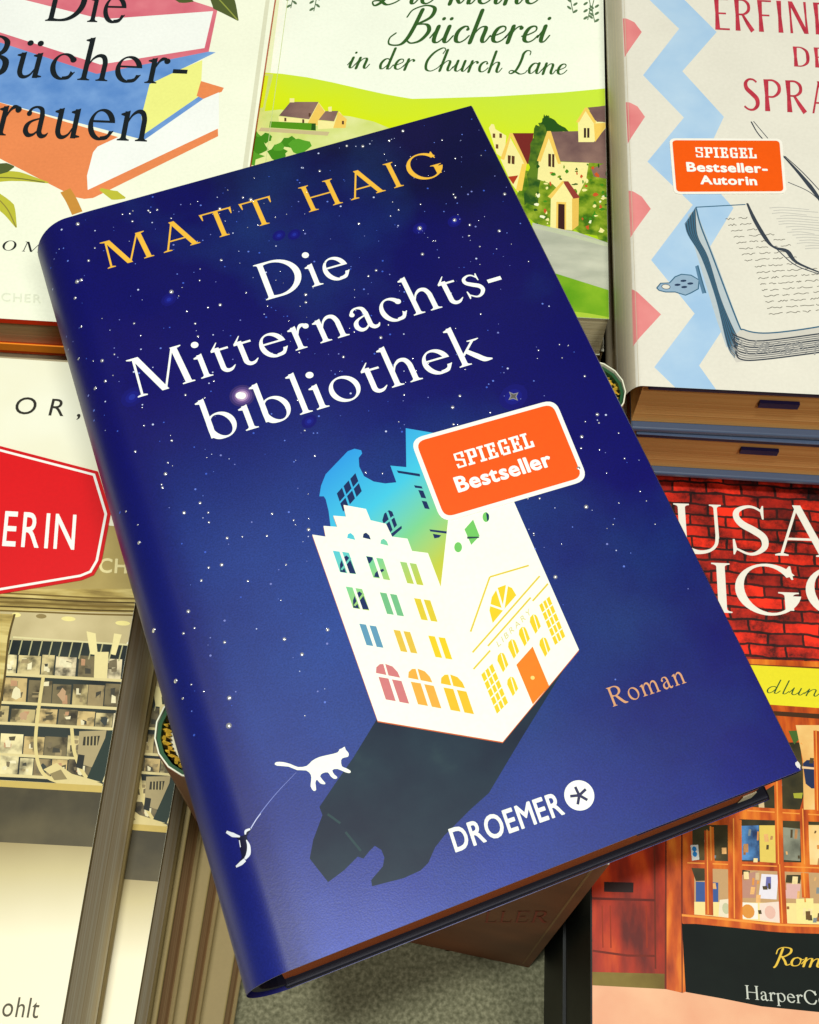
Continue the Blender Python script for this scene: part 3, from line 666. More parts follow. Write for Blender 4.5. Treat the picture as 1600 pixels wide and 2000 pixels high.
# foil stars: small raised domes of silver foil, dense in the upper sky
foil, nt_, b_ = base_mat('silver_foil', 0.22, 0.5)
b_.inputs['Metallic'].default_value = 0.85; b_.inputs['Base Color'].default_value = (0.92, 0.93, 0.95, 1)
def inside(p, q):
    c = False
    for i in range(len(q)):
        a, b = q[i], q[i-1]
        if (a[1] > p[1]) != (b[1] > p[1]) and p[0] < (b[0]-a[0])*(p[1]-a[1])/(b[1]-a[1])+a[0]: c = not c
    return c
stk_q = pl((801, 859), (1084, 780), (1149, 938), (863, 1022))
keep_out = [fz, back, stk_q, pl((600, 1390), (1110, 1300), (960, 1560), (600, 1740))]
sv, sf = [], []
pv, pf, pm = [], [], []
def dome(u, v, r, h):
    b = len(sv); nn = 9
    for rad, hh in ((1, 0.0), (.78, .75), (.35, 1.0)):
        for k in range(nn):
            t = 6.283*k/nn; x, y = u+r*rad*math.cos(t), v+r*rad*math.sin(t)
            sv.append((x/1000, y/1000, TM+.00003+mprof(x, y)+h*hh/1000))
    for a in (0, 1):
        for k in range(nn): sf.append((b+a*nn+k, b+a*nn+(k+1) % nn, b+(a+1)*nn+(k+1) % nn, b+(a+1)*nn+k))
    sf.append(tuple(b+2*nn+k for k in range(nn)))
def ok(u, v, m=1.2):
    return m < u < M.W-m and m < v < M.H-m and not any(inside((u, v), q) for q in keep_out)
words = [pl((190, 480), (865, 280), (885, 345), (205, 530)), pl((485, 520), (660, 470), (690, 545), (510, 595)), pl((245, 705), (970, 490), (1000, 560), (265, 785)), pl((375, 790), (930, 620), (970, 700), (405, 870))]
n_ = 0
while n_ < 210:
    u, v = rnd.uniform(1.5, M.W-1.5), M.H*rnd.random()**0.75
    if v < 62 and rnd.random() < 0.93: continue
    if not ok(u, v): continue
    r_ = rnd.choice((.16, .2, .24, .28, .32, .36, .42, .5))
    if any(inside((u, v), q) for q in words): r_ *= .55
    dome(u, v, r_, r_*.55); n_ += 1
for x, y, r_ in ((447, 1417, .75), (448, 1363, .6), (1145, 990, .6), (1130, 915, .6), (1085, 1127, .55), (150, 548, .6), (335, 570, .65), (820, 446, .7), (888, 430, .6), (490, 390, .6), (152, 437, .6), (590, 1278, .5), (640, 1230, .5)):
    u, v = M.mm(x, y); dome(u, v, r_, r_*.6)
tag(mesh_obj('foil_stars', sv, sf, foil, book, smooth=True), kind='stuff')
tiny = [ink((96, 122, 214)), ink((60, 92, 200)), ink((196, 206, 240)), ink((120, 130, 200))]
for k in range(420):
    u, v = rnd.uniform(1, M.W-1), M.H*rnd.random()**0.6
    if v < 55 and rnd.random() < 0.85: continue
    if not ok(u, v, .8): continue
    r_ = rnd.choice((.11, .14, .17, .21, .28)); b = len(pv)
    for i in range(7):
        t = 6.283*i/7; x, y = u+r_*math.cos(t), v+r_*math.sin(t); pv.append((x/1000, y/1000, TM+.00004+mprof(x, y)))
    pf.append(tuple(range(b, b+7))); pm.append(rnd.randrange(4))
tag(mesh_obj('printed_stars', pv, pf, tiny, book, pm), kind='stuff')
cx, cy = M.mm(1003, 774)                                             # four-pointed foil star
st4 = []
for k in range(8):
    t = math.radians(20+45*k); r_ = 1.75 if k % 2 == 0 else .75; st4.append((cx+r_*math.cos(t), cy+r_*math.sin(t)))
brz, _, bb = base_mat('dull_foil', .3); bb.inputs['Metallic'].default_value = .9; bb.inputs['Base Color'].default_value = (.35, .33, .30, 1)
sheet('foil_sparkle', [(foil, st4), (brz, inset(st4, .22))], book, dz)
catp = z6((418, 245), (428, 236), (460, 236), (500, 246), (540, 262), (585, 256), (612, 230), (650, 210), (700, 198), (745, 186), (755, 170), (768, 165), (782, 156), (788, 172), (803, 190), (800, 208), (776, 214), (764, 226), (768, 258), (790, 268), (813, 282), (810, 293), (788, 290), (745, 272), (718, 278), (728, 300), (742, 312), (742, 321), (726, 323), (708, 308), (695, 290), (668, 294), (655, 312), (680, 343), (678, 352), (655, 347), (638, 328), (630, 345), (634, 380), (620, 386), (605, 362), (608, 332), (606, 302), (582, 280), (535, 278), (490, 260), (430, 255))
cat_ = sheet('cat_silhouette', [(ink((246, 250, 236)), cr(catp, 2, True))], book, dz)
figp = z6((158, 588), (170, 588), (200, 604), (236, 620), (262, 612), (265, 592), (290, 578), (292, 592), (272, 622), (285, 670), (284, 710), (264, 740), (217, 774), (208, 770), (244, 730), (236, 690), (230, 640), (198, 616))
fg = [(ink((12, 14, 46)), cr(figp, 2, True))]
slv = ink((226, 230, 236), .3)
fg += rnk(slv, z6((162, 590), (198, 610), (236, 622)), [.5, .9, .3])+rnk(slv, z6((264, 612), (268, 594), (290, 584)), [.3, .6, .4])+rnk(slv, z6((270, 640), (282, 672), (280, 712), (262, 738)), [.2, .7, 1.0, .5])+rnk(slv, z6((262, 742), (240, 758), (212, 773)), [.8, .9, .4])+rnk(slv, z6((232, 640), (238, 676)), .18)
sheet('torn_figure', fg, book, TM+.0001, mprof)
sheet('crease_line', rnk(ink((120, 132, 200)), z6((292, 580), (345, 500), (430, 395), (530, 290)), [.3, .22, .16, .1])+rnk(ink((206, 212, 236)), z6((292, 584), (318, 540), (345, 504)), .16), book, TM+.00008, mprof)
c_ = M.mm(1563, 1500)
sheet('worn_corner', [(ink((226, 222, 214)), blob(c_[0]-.2, c_[1]+.7, .45, .8, 5, 12, .4))], book, TM+.0001)
# orange sticker
so = quad_round(stk_q, 3.4)
stick = prism('bestseller_sticker', so, TM+.00006, TM+.0002, ink((246, 248, 236), .4), book)
s1 = mesh_obj  # keep helper names short
si = sheet('sticker_face', [(ink((244, 88, 8), .38, .4), quad_round(inset(stk_q, 1.15), 2.5))], stick, TM+.00026)
text('sticker_lettering', M, slab, 'SPIEGEL', (893, 917), (1046, 873), (883, 888), wht, stick, TM+.00032, 30)
text('sticker_lettering', M, sans(32), 'Bestseller', (893, 963), (1082, 909), (883, 936), wht, stick, TM+.00032, -8)

for o_ in list(book.children)+[k_ for c_2 in book.children for k_ in c_2.children]:   # the whole book leans with its jacket
    for v_2 in o_.data.vertices: v_2.co.x += SK*v_2.co.y
# ================================================================== generic stacked book under a printed cover
def under(name, cv, T, label, cat, group, pg, cov, hard=False, spine=None, g=None):
    """a lying book: page block, back cover, spine; the printed front is added by the caller"""
    e = root(name, cv, T, label, cat, group)
    t = .0024 if hard else .0004
    g = g or (3.0 if hard else .25)
    prism('page_block', rr(1.2, g, cv.W-g, cv.H-g), t, T-t-.00005, pg, e)
    prism('back_cover', rr(0, 0, cv.W, cv.H), 0, t-.00003, cov, e, .0006 if hard else 0)
    prism('spine', rr(-.4, 0, 1.0, cv.H), t, T-t-.00005, spine or cov, e)
    return e
cream_pages = pages('page_edges_cream', (206, 190, 140), (240, 228, 184), 1500)
tan_pages = pages('page_edges_tan', (176, 152, 100), (216, 194, 140), 1500)
brown_pages = pages('page_edges_brown', (206, 146, 78), (236, 184, 112), 600)

# ------------------------------------------------------------------ top left: cover with stacked books
ZB = 0.1655; p_ = U(436, 648, ZB)
B1 = Cover((p_.x+.0006-.135*math.cos(math.radians(-3.9)), p_.y+.135*math.sin(math.radians(3.9))), -3.9, ZB, 135, 215)
TB = .020
bf = under('hardcover_book', B1, TB, 'cream novel with painted pink, blue and orange books on its cover, at the back left', 'book', None, tan_pages, ink((232, 84, 24)), hard=True)
q = B1.pl
zb = lambda *P: q(*[(x*540/1543, y*700/2000) for x, y in P])
pink, blue, oran, yel = mottle('pink_wash', [(.3, (214, 96, 116)), (.7, (232, 128, 140))], 90), mottle('blue_wash', [(.3, (88, 138, 206)), (.7, (122, 166, 224))], 120), ink((238, 140, 84), grain=.08), ink((244, 246, 140))
Lb = [(ink((250, 253, 228)), B1.rect()), (ink((226, 226, 196)), q((519, 0), (527, 0), (474, 400), (440, 650), (430, 650)))]
leaf = ink((196, 194, 60)); leafd = ink((84, 96, 48))
Lb += [(pink, zb((-500, -200), (560, -160), (1215, 50), (1165, 290), (540, 412), (-500, 80))), (ink((250, 253, 246)), zb((-500, -160), (520, 95), (1190, 62), (1142, 268), (560, 360), (-500, 20)))]
Lb += [(pink, zb((-100, -120), (560, -160), (1215, 50), (1190, 62), (600, 105), (420, 60)))]
Lb += [(blue, zb((-500, 140), (0, 236), (540, 412), (1165, 288), (1205, 292), (840, 470), (790, 690), (800, 780), (-500, 440))), (yel, zb((835, 470), (1000, 390), (1130, 335), (1120, 540), (800, 752), (790, 650))),
       (blue, zb((800, 752), (1110, 538), (1135, 552), (800, 785))), (oran, zb((1122, 452), (1250, 490), (1238, 512), (1135, 552), (1098, 535))),
       (oran, zb((-500, 440), (0, 572), (660, 765), (560, 830), (520, 850), (486, 1000), (1216, 712), (1218, 760), (520, 1105), (470, 1110), (420, 1100), (0, 885), (-500, 650))),
       (ink((250, 253, 246)), zb((520, 850), (545, 818), (660, 765), (800, 785), (1135, 552), (1222, 515), (1222, 715), (490, 1060), (486, 980)))]
Lb += rnk(ink((206, 146, 60)), zb((365, 1062), (400, 1120), (432, 1190)), 3.6)
Lb += rnk(leaf, zb((560, 1055), (640, 1090), (700, 1105)), [1, 4, .6])+rnk(leaf, zb((-30, 985), (100, 985), (270, 1020)), [5, 4, .5])+rnk(ink((120, 120, 50)), zb((-30, 990), (100, 995), (250, 1018)), .5)
Lb += rnk(leaf, zb((-40, 1080), (40, 1160), (92, 1270)), [3, 5, .4])+rnk(ink((150, 140, 60)), zb((-40, 1080), (40, 1165), (90, 1268)), .4)
Lb += rnk(leafd, zb((1150, -80), (1250, 20), (1330, 115)), [1, 9, .4])+rnk(ink((150, 160, 70)), zb((1160, -70), (1250, 25), (1325, 110)), .5)+rnk(leafd, zb((900, -60), (1020, -10), (1080, 8)), [1, 5, .4])
Lb += rnk(leafd, zb((-20, 945), (40, 935), (80, 930)), [5, 4, .5])
cv1 = sheet('front_cover', Lb, bf, TB, None, (), .0024, B1.rect(), ink((236, 60, 20)), (B1.W, B1.H))
prism('cover_band', rr(.2, -.35, B1.W, .1), .0024, .0062, ink((255, 150, 40)), bf)
slant = lambda ch: ([(o, [(x+y*.3, y) for x, y in p]) for o, p in S[ch][0]], S[ch][1])
_sl = {}
def it(ch):
    if ch not in _sl: _sl[ch] = slant(ch)
    return _sl[ch]
itk = ink((22, 30, 34))
text('title_lettering', B1, it, 'Die', (84, 41), (245, 45), (81, -40), itk, bf, TB+.0001, 16, 660, clipto=(B1.W, B1.H))
text('title_lettering', B1, it, 'Bücher-', (-58, 147), (366, 166), (-61, 67), itk, bf, TB+.0001, 30, 660, clipto=(B1.W, B1.H))
text('title_lettering', B1, it, 'rauen', (-14, 264), (290, 277), (-17, 170), itk, bf, TB+.0001, 26, 660, clipto=(B1.W, B1.H))
sk = ink((34, 38, 36))
text('genre_word', B1, lambda ch: serif(ch) if ch != 'O' else (ringg(300, 330, 290, 340, 100, 26), 600), 'ROMAN', (-40, 486), (170, 499), (-33, 467), sk, bf, TB+.0001, 260, clipto=(B1.W, B1.H))
text('publisher_name', B1, sans(10), 'BÜCHER', (-40, 586), (82, 592), (-39, 570), ink((236, 240, 214)), bf, TB+.0001, 60, clipto=(B1.W, B1.H))

# ------------------------------------------------------------------ top middle: village paperback and the one beneath it
ZG = 0.163; p_ = U(1190, 623, ZG); aG = -3.6
WG = 121.2
G = Cover((p_.x-WG/1000*math.cos(math.radians(aG)), p_.y-WG/1000*math.sin(math.radians(aG))), aG, ZG, WG, 190)
TG = .021
gb = under('paperback_book', G, TG, 'green village paperback with cottages and green script title, behind the navy book', 'book', None, cream_pages, ink((214, 216, 190)))
g2 = lambda *P: G.pl(*[(450+x*.5, y*.5) for x, y in P])
z3c = lambda *P: G.pl(*[(500+x*.375, 200+y*.375) for x, y in P])
lime = grad_mat('hill_print', tuple(v/1000 for v in G.mm(700, 330))+(TG,), tuple(v/1000 for v in G.mm(760, 150))+(TG,), [(0, (176, 214, 16)), (.5, (222, 240, 6)), (1, (206, 236, 60))], .4, .4, .35, 60)
meadow = mottle('meadow_print', [(.3, (206, 220, 110)), (.6, (232, 238, 160))], 70, .4)
Lg = [(ink((250, 255, 236)), G.rect())]
Lg += [(ink((232, 246, 196)), G.pl((519, 0), (546, 0), (528, 145), (503, 141)))]
Lg += [(lime, g2((60, 276), (110, 282), (200, 288), (300, 302), (400, 322), (500, 345), (600, 367), (660, 378), (710, 386), (800, 384), (900, 381), (1030, 377), (1150, 370), (1300, 361), (1480, 344), (1500, 1200), (0, 1300)))]
Lg += [(ink((206, 222, 120)), g2((60, 284), (168, 290), (140, 400), (120, 520), (30, 700))), (lime, g2((60, 290), (150, 296), (128, 420), (30, 440)))]
Lg += [(meadow, g2((90, 440), (190, 428), (330, 440), (470, 455), (560, 475), (620, 500), (300, 700), (40, 700), (70, 560)))]
grn, dgrn, bush = ink((66, 140, 24)), ink((38, 84, 22)), mottle('bush_print', [(.35, (66, 112, 16)), (.5, (122, 154, 28)), (.65, (160, 180, 50))], 240, .4)
roof, wall_, wallo = mottle('roof_print', [(.3, (112, 84, 82)), (.7, (148, 116, 104))], 120, .45), ink((250, 240, 160)), ink((246, 206, 96))
for i, (x, y, r_) in enumerate(((80, 540, 40), (105, 570, 45), (70, 610, 50), (140, 540, 25), (90, 490, 18), (230, 555, 30), (270, 570, 40), (180, 600, 40), (190, 575, 25))):
    Lg.append((grn if i % 2 else ink((88, 164, 40)), g2(*blob(x, y, r_, r_*.7, i))))
Lg += [(wall_, g2((188, 455), (300, 465), (345, 400), (375, 440), (340, 492), (190, 475))), (wallo, g2((300, 485), (345, 402), (372, 440), (342, 490))), (roof, g2((190, 452), (235, 398), (345, 398), (308, 466))), (wall_, g2((232, 384), (250, 384), (250, 400), (232, 400))),
       (wall_, g2((342, 470), (405, 475), (425, 435), (455, 470), (450, 498), (342, 505))), (wallo, g2((402, 500), (422, 436), (455, 466), (450, 500))), (roof, g2((345, 468), (372, 434), (422, 433), (405, 474))), (wall_, g2((382, 418), (396, 416), (396, 436), (384, 436))),
       (ink((84, 150, 20)), g2((155, 474), (330, 482), (334, 510), (152, 498))), (dgrn, g2((318, 482), (334, 482), (334, 510), (316, 508))), (ink((206, 190, 140)), g2((120, 498), (330, 512), (388, 515), (380, 530), (110, 512)))]
for x, y in ((215, 468), (285, 474), (310, 450), (440, 480)): L_ = Lg.append((ink((90, 60, 40)), g2((x-4, y-8), (x+4, y-8), (x+4, y+6), (x-4, y+6))))
# right hand cottages
Lg += [(bush, wob(g2((1120, 900), (1120, 700), (1180, 640), (1230, 620), (1480, 560), (1500, 960), (1350, 900), (1220, 885), (1160, 850)), 1.0, 6, 3))]
Lg += [(wall_, g2((1010, 500), (1020, 484), (1030, 486), (1036, 505), (1078, 530), (1070, 620), (1040, 600)))]
for x, y in ((1030, 530), (1056, 530), (1042, 572)): Lg.append((ink((112, 74, 40)), g2((x-5, y-9), (x+5, y-8), (x+5, y+9), (x-5, y+8))))
mar = ink((122, 40, 34))
Lg += [(mar, g2((1095, 520), (1185, 520), (1170, 640), (1150, 640))), (wall_, g2((1055, 620), (1092, 535), (1150, 640), (1125, 752), (1100, 720))), (wallo, g2((1055, 620), (1092, 520), (1100, 520), (1070, 625))), (wallo, g2((1092, 520), (1103, 520), (1160, 640), (1150, 645))),
       (ink((250, 210, 90)), g2((1115, 745), (1140, 640), (1158, 640), (1140, 745))), (ink((180, 60, 30)), g2((1085, 690), (1125, 685), (1105, 720)))]
Lg += [(ink((92, 56, 30)), g2((1084, 606), (1096, 608), (1094, 640), (1084, 638))), (ink((92, 56, 30)), g2((1099, 608), (1111, 610), (1110, 642), (1099, 640)))]
Lg += [(mottle('tree_print', [(.4, (40, 84, 24)), (.6, (96, 130, 30))], 200, .45), wob(g2((1150, 800), (1165, 680), (1170, 600), (1190, 500), (1210, 480), (1232, 446), (1262, 470), (1300, 500), (1250, 560), (1215, 640), (1210, 800)), .7, 5, 9)), (dgrn, wob(g2((1215, 480), (1232, 446), (1262, 470), (1320, 512), (1240, 520)), .5, 4, 4))]
Lg += [(roof, g2((1245, 515), (1360, 512), (1410, 420), (1480, 410), (1480, 640), (1290, 630))), (wall_, g2((1205, 625), (1244, 540), (1285, 632), (1400, 636), (1390, 700), (1340, 800), (1260, 720), (1200, 700))), (wallo, g2((1198, 628), (1238, 512), (1252, 512), (1292, 640), (1280, 640), (1244, 540), (1212, 632)))]
Lg += [(ink((74, 44, 26)), g2((1242, 600), (1253, 602), (1253, 652), (1242, 650))), (ink((74, 44, 26)), g2((1257, 602), (1266, 602), (1266, 654), (1257, 652))), (roof, g2((1410, 660), (1480, 630), (1480, 700), (1420, 690)))]
Lg += [(wall_, g2((1358, 480), (1388, 430), (1420, 470), (1475, 480), (1475, 490), (1420, 555), (1360, 555))), (wallo, g2((1420, 482), (1478, 480), (1425, 555))), (wallo, g2((1350, 478), (1386, 420), (1394, 420), (1430, 478), (1420, 482), (1388, 434), (1362, 478))), (roof, g2((1396, 420), (1480, 412), (1480, 476), (1432, 476))), (ink((60, 40, 30)), g2((1381, 500), (1390, 500), (1390, 538), (1381, 538))), (ink((60, 40, 30)), g2((1394, 500), (1403, 500), (1403, 538), (1394, 538)))]
for i in range(120):
    x, y = rnd.uniform(1190, 1470), rnd.uniform(640, 900)
    if 1245 < x < 1335 and y > 720: continue
    Lg.append((rnd.choice((bush, dgrn, grn, wall_, wall_, ink((206, 90, 40)), ink((250, 250, 210)))), g2(*blob(x, y, rnd.uniform(3, 11), rnd.uniform(3, 9), i, 7, .5))))
Lg += [(wall_, g2((1250, 890), (1252, 770), (1300, 715), (1338, 775), (1335, 900))), (ink((238, 196, 90)), g2((1335, 775), (1362, 770), (1360, 880), (1335, 900))), (ink((150, 60, 50)), g2((1298, 708), (1320, 708), (1366, 772), (1340, 776))), (wallo, g2((1240, 768), (1298, 706), (1304, 712), (1254, 776))), (wallo, g2((1272, 890), (1274, 788), (1312, 790), (1312, 900))), (ink((60, 30, 24)), g2((1280, 892), (1281, 796), (1306, 798), (1306, 897)))]
Lg += [(mottle('lane_print', [(.3, (176, 180, 160)), (.7, (206, 208, 186))], 60, .4, stretch=(1, 3, 1)), g2((1180, 870), (1260, 890), (1350, 905), (1480, 950), (1490, 1220), (1200, 1120))), (ink((196, 204, 170)), g2((1180, 878), (1260, 892), (1480, 952), (1480, 966), (1250, 905), (1180, 890))),
       (mottle('verge_print', [(.3, (96, 160, 20)), (.7, (146, 190, 40))], 90, .4), G.pl((1040, 520), (1098, 538), (1190, 567), (1192, 640), (1080, 640))), (ink((176, 206, 60)), G.pl((1100, 606), (1150, 612), (1192, 620), (1192, 640), (1080, 640)))]
lk = ink((92, 120, 84))
for x, y, d in ((615, 8, 1), (570, 2, 1), (1118, 12, -1), (1150, 25, 1), (1160, 30, -1)):
    Lg += rnk(lk, G.pl((x, y-30), (x+3*d, y-12), (x-2*d, y+14)), .35)
    for k in range(5): Lg.append((lk, ell(*G.mm(x+(6 if k % 2 else -6)*d, y-18+k*7), .55, 1.2, 40 if k % 2 else -40, 8)))
sheet('front_cover', Lg, gb, TG, None, (), .0004, G.rect(), ink((220, 226, 190)), (G.W, G.H))
mesh_obj('cover_crease', [(.0052, .002, TG+.0001), (.0054, .002, TG+.0001), (.0054, .188, TG+.0001), (.0052, .188, TG+.0001)], [(0, 1, 2, 3)], ink((206, 220, 150)), gb)
scr = pen(CU, 9, 23, .38); sg = ink((54, 96, 40), .35)
text('title_lettering', G, scr, 'Bücherei', (776, 84), (1068, 83), (776, 21), sg, gb, TG+.0001, 6, 200, clipto=(G.W, G.H))
text('title_lettering', G, scr, 'in der Church Lane', (677, 133), (1104, 146), (677, 92), sg, gb, TG+.0001, 6, 200, clipto=(G.W, G.H))
text('title_lettering', G, scr, 'Die kleine', (730, 8), (1050, 8), (730, -54), sg, gb, TG+.0001, 6, 200, clipto=(G.W, G.H))
ZG2 = .140; p_ = U(1181, 686, ZG2)
G2 = Cover((p_.x-.128, p_.y+.128*math.sin(math.radians(3.6))), -3.6, ZG2, 128, 190)
g2b = under('paperback_book', G2, .02, 'paperback with beige panel and white border, half hidden below the green village paperback', 'book', None, tan_pages, ink((200, 190, 160)))
sheet('front_cover', [(ink((236, 234, 214)), G2.rect()), (ink((176, 162, 140)), [(8, 7), (G2.W-4.5, 7), (G2.W-4.5, 190), (8, 190)])], g2b, .02, None, (), .0004, G2.rect(), ink((190, 180, 150)))
def pile(cv, z, T, count, label, group, pg, cov, dx=0.0, turn=0.0, hard=False):
    """plain copies further down a stack, one object per book"""
    for k in range(count):
        c = Cover((cv.o.x+dx*k+rnd.uniform(-.0015, .0015), cv.o.y+rnd.uniform(-.002, .002)), math.degrees(cv.a)+turn*k+rnd.uniform(-.5, .5), z-T*k-.0001*k, cv.W, cv.H)
        e = under('hardcover_book' if hard else 'paperback_book', c, T-.0001, label, 'book', group, pg, cov, hard=hard)
        prism('front_cover', c.rect(), T-.0001-(.0024 if hard else .0004), T-.0001, cov, e)
pile(G2, .1195, .0195, 6, 'plain copy low in the pile under the green village paperback', 'books in the pile under the village paperback', tan_pages, ink((150, 130, 96)))
pile(B1, .1425, .0235, 6, 'orange edged copy in the pile under the cream painted-books novel', 'books in the pile under the painted-books novel', tan_pages, ink((190, 176, 140)), hard=True)
# ------------------------------------------------------------------ top right: zigzag hardback and its copy below
ZR = 0.180; TR_ = .0268; aR = -3.2
p_ = U(1222, 752, ZR)
Rd = Cover(p_.xy, aR, ZR, 140, 215)
z3 = lambda *P: Rd.pl(*[(1100+x*.3125, y*.3125) for x, y in P])
zr4 = lambda *P: Rd.pl(*[(1100+x*.3125, 400+y*.3125) for x, y in P])
cloth = ink((70, 84, 108), .3, .5); dkblue = ink((26, 32, 60), .4)
def rprof(u, v):
    return -(.0134*(1-math.sqrt(max(0, 1-((5-u)/5)**2))) if u < 5 else 0)
def zig_book(cv, label):
    e = root('hardcover_book', cv, TR_, label, 'book', 'pair of stacked zigzag hardbacks')
    prism('page_block', rr(6, 2.6, cv.W-3, cv.H-3), .0024, TR_-.0024, brown_pages, e)
    prism('back_cover', rr(6, 0, cv.W, cv.H), 0, .0022, cloth, e, .0007)
    prism('front_board', rr(7, .2, cv.W, cv.H), TR_-.0026, TR_-.0004, dkblue, e, .0006)
    us_ = [5*(1-math.cos(math.pi/2*k/8)) for k in range(9)]
    P = [(u_, TR_/2-TR_/2*math.sqrt(max(0, 1-((5-u_)/5)**2))) for u_ in reversed(us_)]+[(u_, TR_/2+TR_/2*math.sqrt(max(0, 1-((5-u_)/5)**2))) for u_ in us_[1:-1]]
    Vv = [(u_/1000, v_/1000, z_) for u_, z_ in P for v_ in (0, cv.H)]
    mesh_obj('spine', Vv, [(2*i, 2*i+1, 2*i+3, 2*i+2) for i in range(len(P)-1)], ink((214, 202, 172)), e, smooth=True)
    Vv = [((u_+.9)/1000, .0006, TR_/2+(z_-TR_/2)*.94) for u_, z_ in P]
    tag_ = mesh_obj('ribbon_end', [(x_/1000+.0, -.0006+y_/1000, z_) for x_, y_, z_ in ((42, 2, TR_-.0085), (54, 2, TR_-.0085), (54, 2, TR_-.0112), (42, 2, TR_-.0112), (42, 5, TR_-.0085), (54, 5, TR_-.0085), (54, 5, TR_-.0112), (42, 5, TR_-.0112))],
                    [(0, 3, 2, 1), (0, 1, 5, 4), (3, 7, 6, 2), (0, 4, 7, 3), (1, 2, 6, 5)], ink((30, 26, 70)), e)
    return e
rb = zig_book(Rd, 'upper cream hardback with blue zigzag, pink triangles and open diary drawing, at right')
offw = ink((232, 228, 212)); zblue = mottle('zigzag_blue_wash', [(.3, (164, 200, 232)), (.7, (188, 216, 238))], 60, .45); zpink = mottle('triangle_pink_wash', [(.3, (226, 128, 128)), (.7, (238, 150, 146))], 80, .45)
Lr = [(offw, Rd.rect()), (ink((206, 196, 170)), [(0, 0), (3.2, 0), (3.2, 215), (0, 215)])]
zz = [(540, 0), (725, 180), (500, 470), (755, 735), (527, 1010), (810, 1280), (550, 1625), (820, 1960), (570, 2295), (760, 2480), (640, 2600), (1200, 2600), (860, 2285), (1080, 1950), (880, 1660), (1065, 1300), (900, 1130), (880, 880), (1005, 730), (745, 445), (960, 200), (760, 0), (560, -200), (350, -200)]
Lr.append((zblue, z3((350, -180), (540, 0), (725, 180), (500, 470), (755, 735), (527, 1010), (810, 1280), (550, 1625), (822, 1960), (570, 2295), (720, 2440), (960, 2440), (850, 2285), (1062, 1960), (860, 1640), (1065, 1300), (850, 1060), (1005, 730), (745, 445), (960, 200), (760, 0), (580, -180))))
for a, b, c in (((375, 105), (492, 200), (387, 350)), ((394, 628), (512, 730), (406, 890)), ((412, 1180), (548, 1305), (424, 1475))): Lr.append((zpink, z3(a, ((a[0]+b[0])/2+12, (a[1]+b[1])/2-14), b, c)))
Lr.append((zpink, zr4((432, 515), (612, 685), (442, 870)))); Lr.append((zpink, z3((357, -420), (475, -320), (368, -190))))
inkl = ink((58, 66, 76)); inkb = ink((60, 104, 130)); shd = ink((150, 150, 146)); hatch = ink((196, 194, 184))
rl = lambda key, pts, w=.35, f=zr4: rnk(key, f(*pts), w)
# the drawn diary: page edges, text scribbles, clasp, hand and pen
Lr += [(ink((190, 202, 206)), zr4((780, 60), (830, 30), (960, 360), (1110, 770), (1080, 900), (1020, 890), (960, 720), (820, 260))), (ink((212, 208, 196)), zr4((1110, 780), (1250, 805), (1700, 745), (1760, 900), (1080, 985), (1030, 900), (1060, 830)))]
Lr += rl(inkb, [(830, 15), (1140, -2)], .4)+rl(inkb, [(830, 15), (860, 130), (930, 310), (1090, 730), (1130, 780), (1250, 802), (1450, 785), (1700, 745)], .5)
for k in range(14):
    o = k*6
    Lr += rl(inkb if k % 3 else inkl, [(824-o*.8, 22+o*1.2), (838-o*.7, 190), (905-o*.5, 330), (985-o*.35, 590), (1075-o*.6, 800+o), (1105-o*.4, 830+o*1.6)], .28)
for k in range(10): Lr += rl(inkl, [(1050+k*3, 800+k*13), (1110, 830+k*15), (1250, 850+k*13), (1720, 790+k*13)], .26 if k % 3 else .5)
for k in range(46):
    x = rnd.uniform(1060, 1640); Lr += rl(shd, [(x, 850+rnd.uniform(0, 90)), (x+rnd.uniform(10, 40), 850+rnd.uniform(-5, 90))], .5)
for k in range(17):
    y = 90+k*37; x0 = 1015+k*17 if k < 8 else 1110+k*11
    x = x0
    while x < 1660:
        if k < 11 and x > 1150+k*42 and x < 1340+k*40 and k < 9: break
        w_ = rnd.uniform(30, 100); yy = y-(x-x0)*.07
        Lr += rnk(ink((120, 116, 104)), zr4(*[(x+w_*i/6, yy-w_*i/6*.07+rnd.uniform(-5, 5)) for i in range(7)]), .26); x += w_+rnd.uniform(12, 30)
for k in range(16):
    y = 20+k*17; x = 1260+k*14+rnd.uniform(0, 60); Lr += rl(hatch, [(x, y), (x+80, y-4), (x+rnd.uniform(160, 320), y+10)], .3)
Lr += rl(inkl, [(1150, -10), (1200, 100), (1280, 230), (1330, 270), (1400, 290), (1460, 360), (1620, 430)], [.7, 1.3, 1.4, .8, 1.1, 1.6, .9, .5])+rl(inkl, [(1330, 272), (1440, 370), (1560, 420), (1640, 440)], .35)
Lr += rnk(inkl, z3((1175, 760), (1215, 830), (1270, 890), (1390, 990), (1540, 1160), (1640, 1300)), [.5, .4, .5, .6, 1.6, .8])+rnk(inkl, z3((1190, 758), (1225, 800), (1280, 865)), .3)+rnk(inkl, z3((1385, 975), (1500, 1080), (1640, 1230)), .35)+rnk(inkl, z3((1405, 1138), (1540, 1200), (1640, 1290)), .3)
clasp = zr4((585, 520), (610, 490), (665, 488), (700, 450), (740, 434), (800, 440), (850, 470), (845, 525), (800, 550), (765, 565), (700, 545), (640, 545), (600, 535))
Lr += [(ink((150, 178, 200)), clasp)]; Lr += rnk(inkb, clasp+[clasp[0]], .4, smooth=False)
Lr += [(offw, ell(*zr4((643, 512))[0], 1.2, .8, 0, 14))]+rnk(inkl, ell(*zr4((643, 512))[0], 1.3, .9, 0, 14)+[ell(*zr4((643, 512))[0], 1.3, .9, 0, 14)[0]], .2, smooth=False)
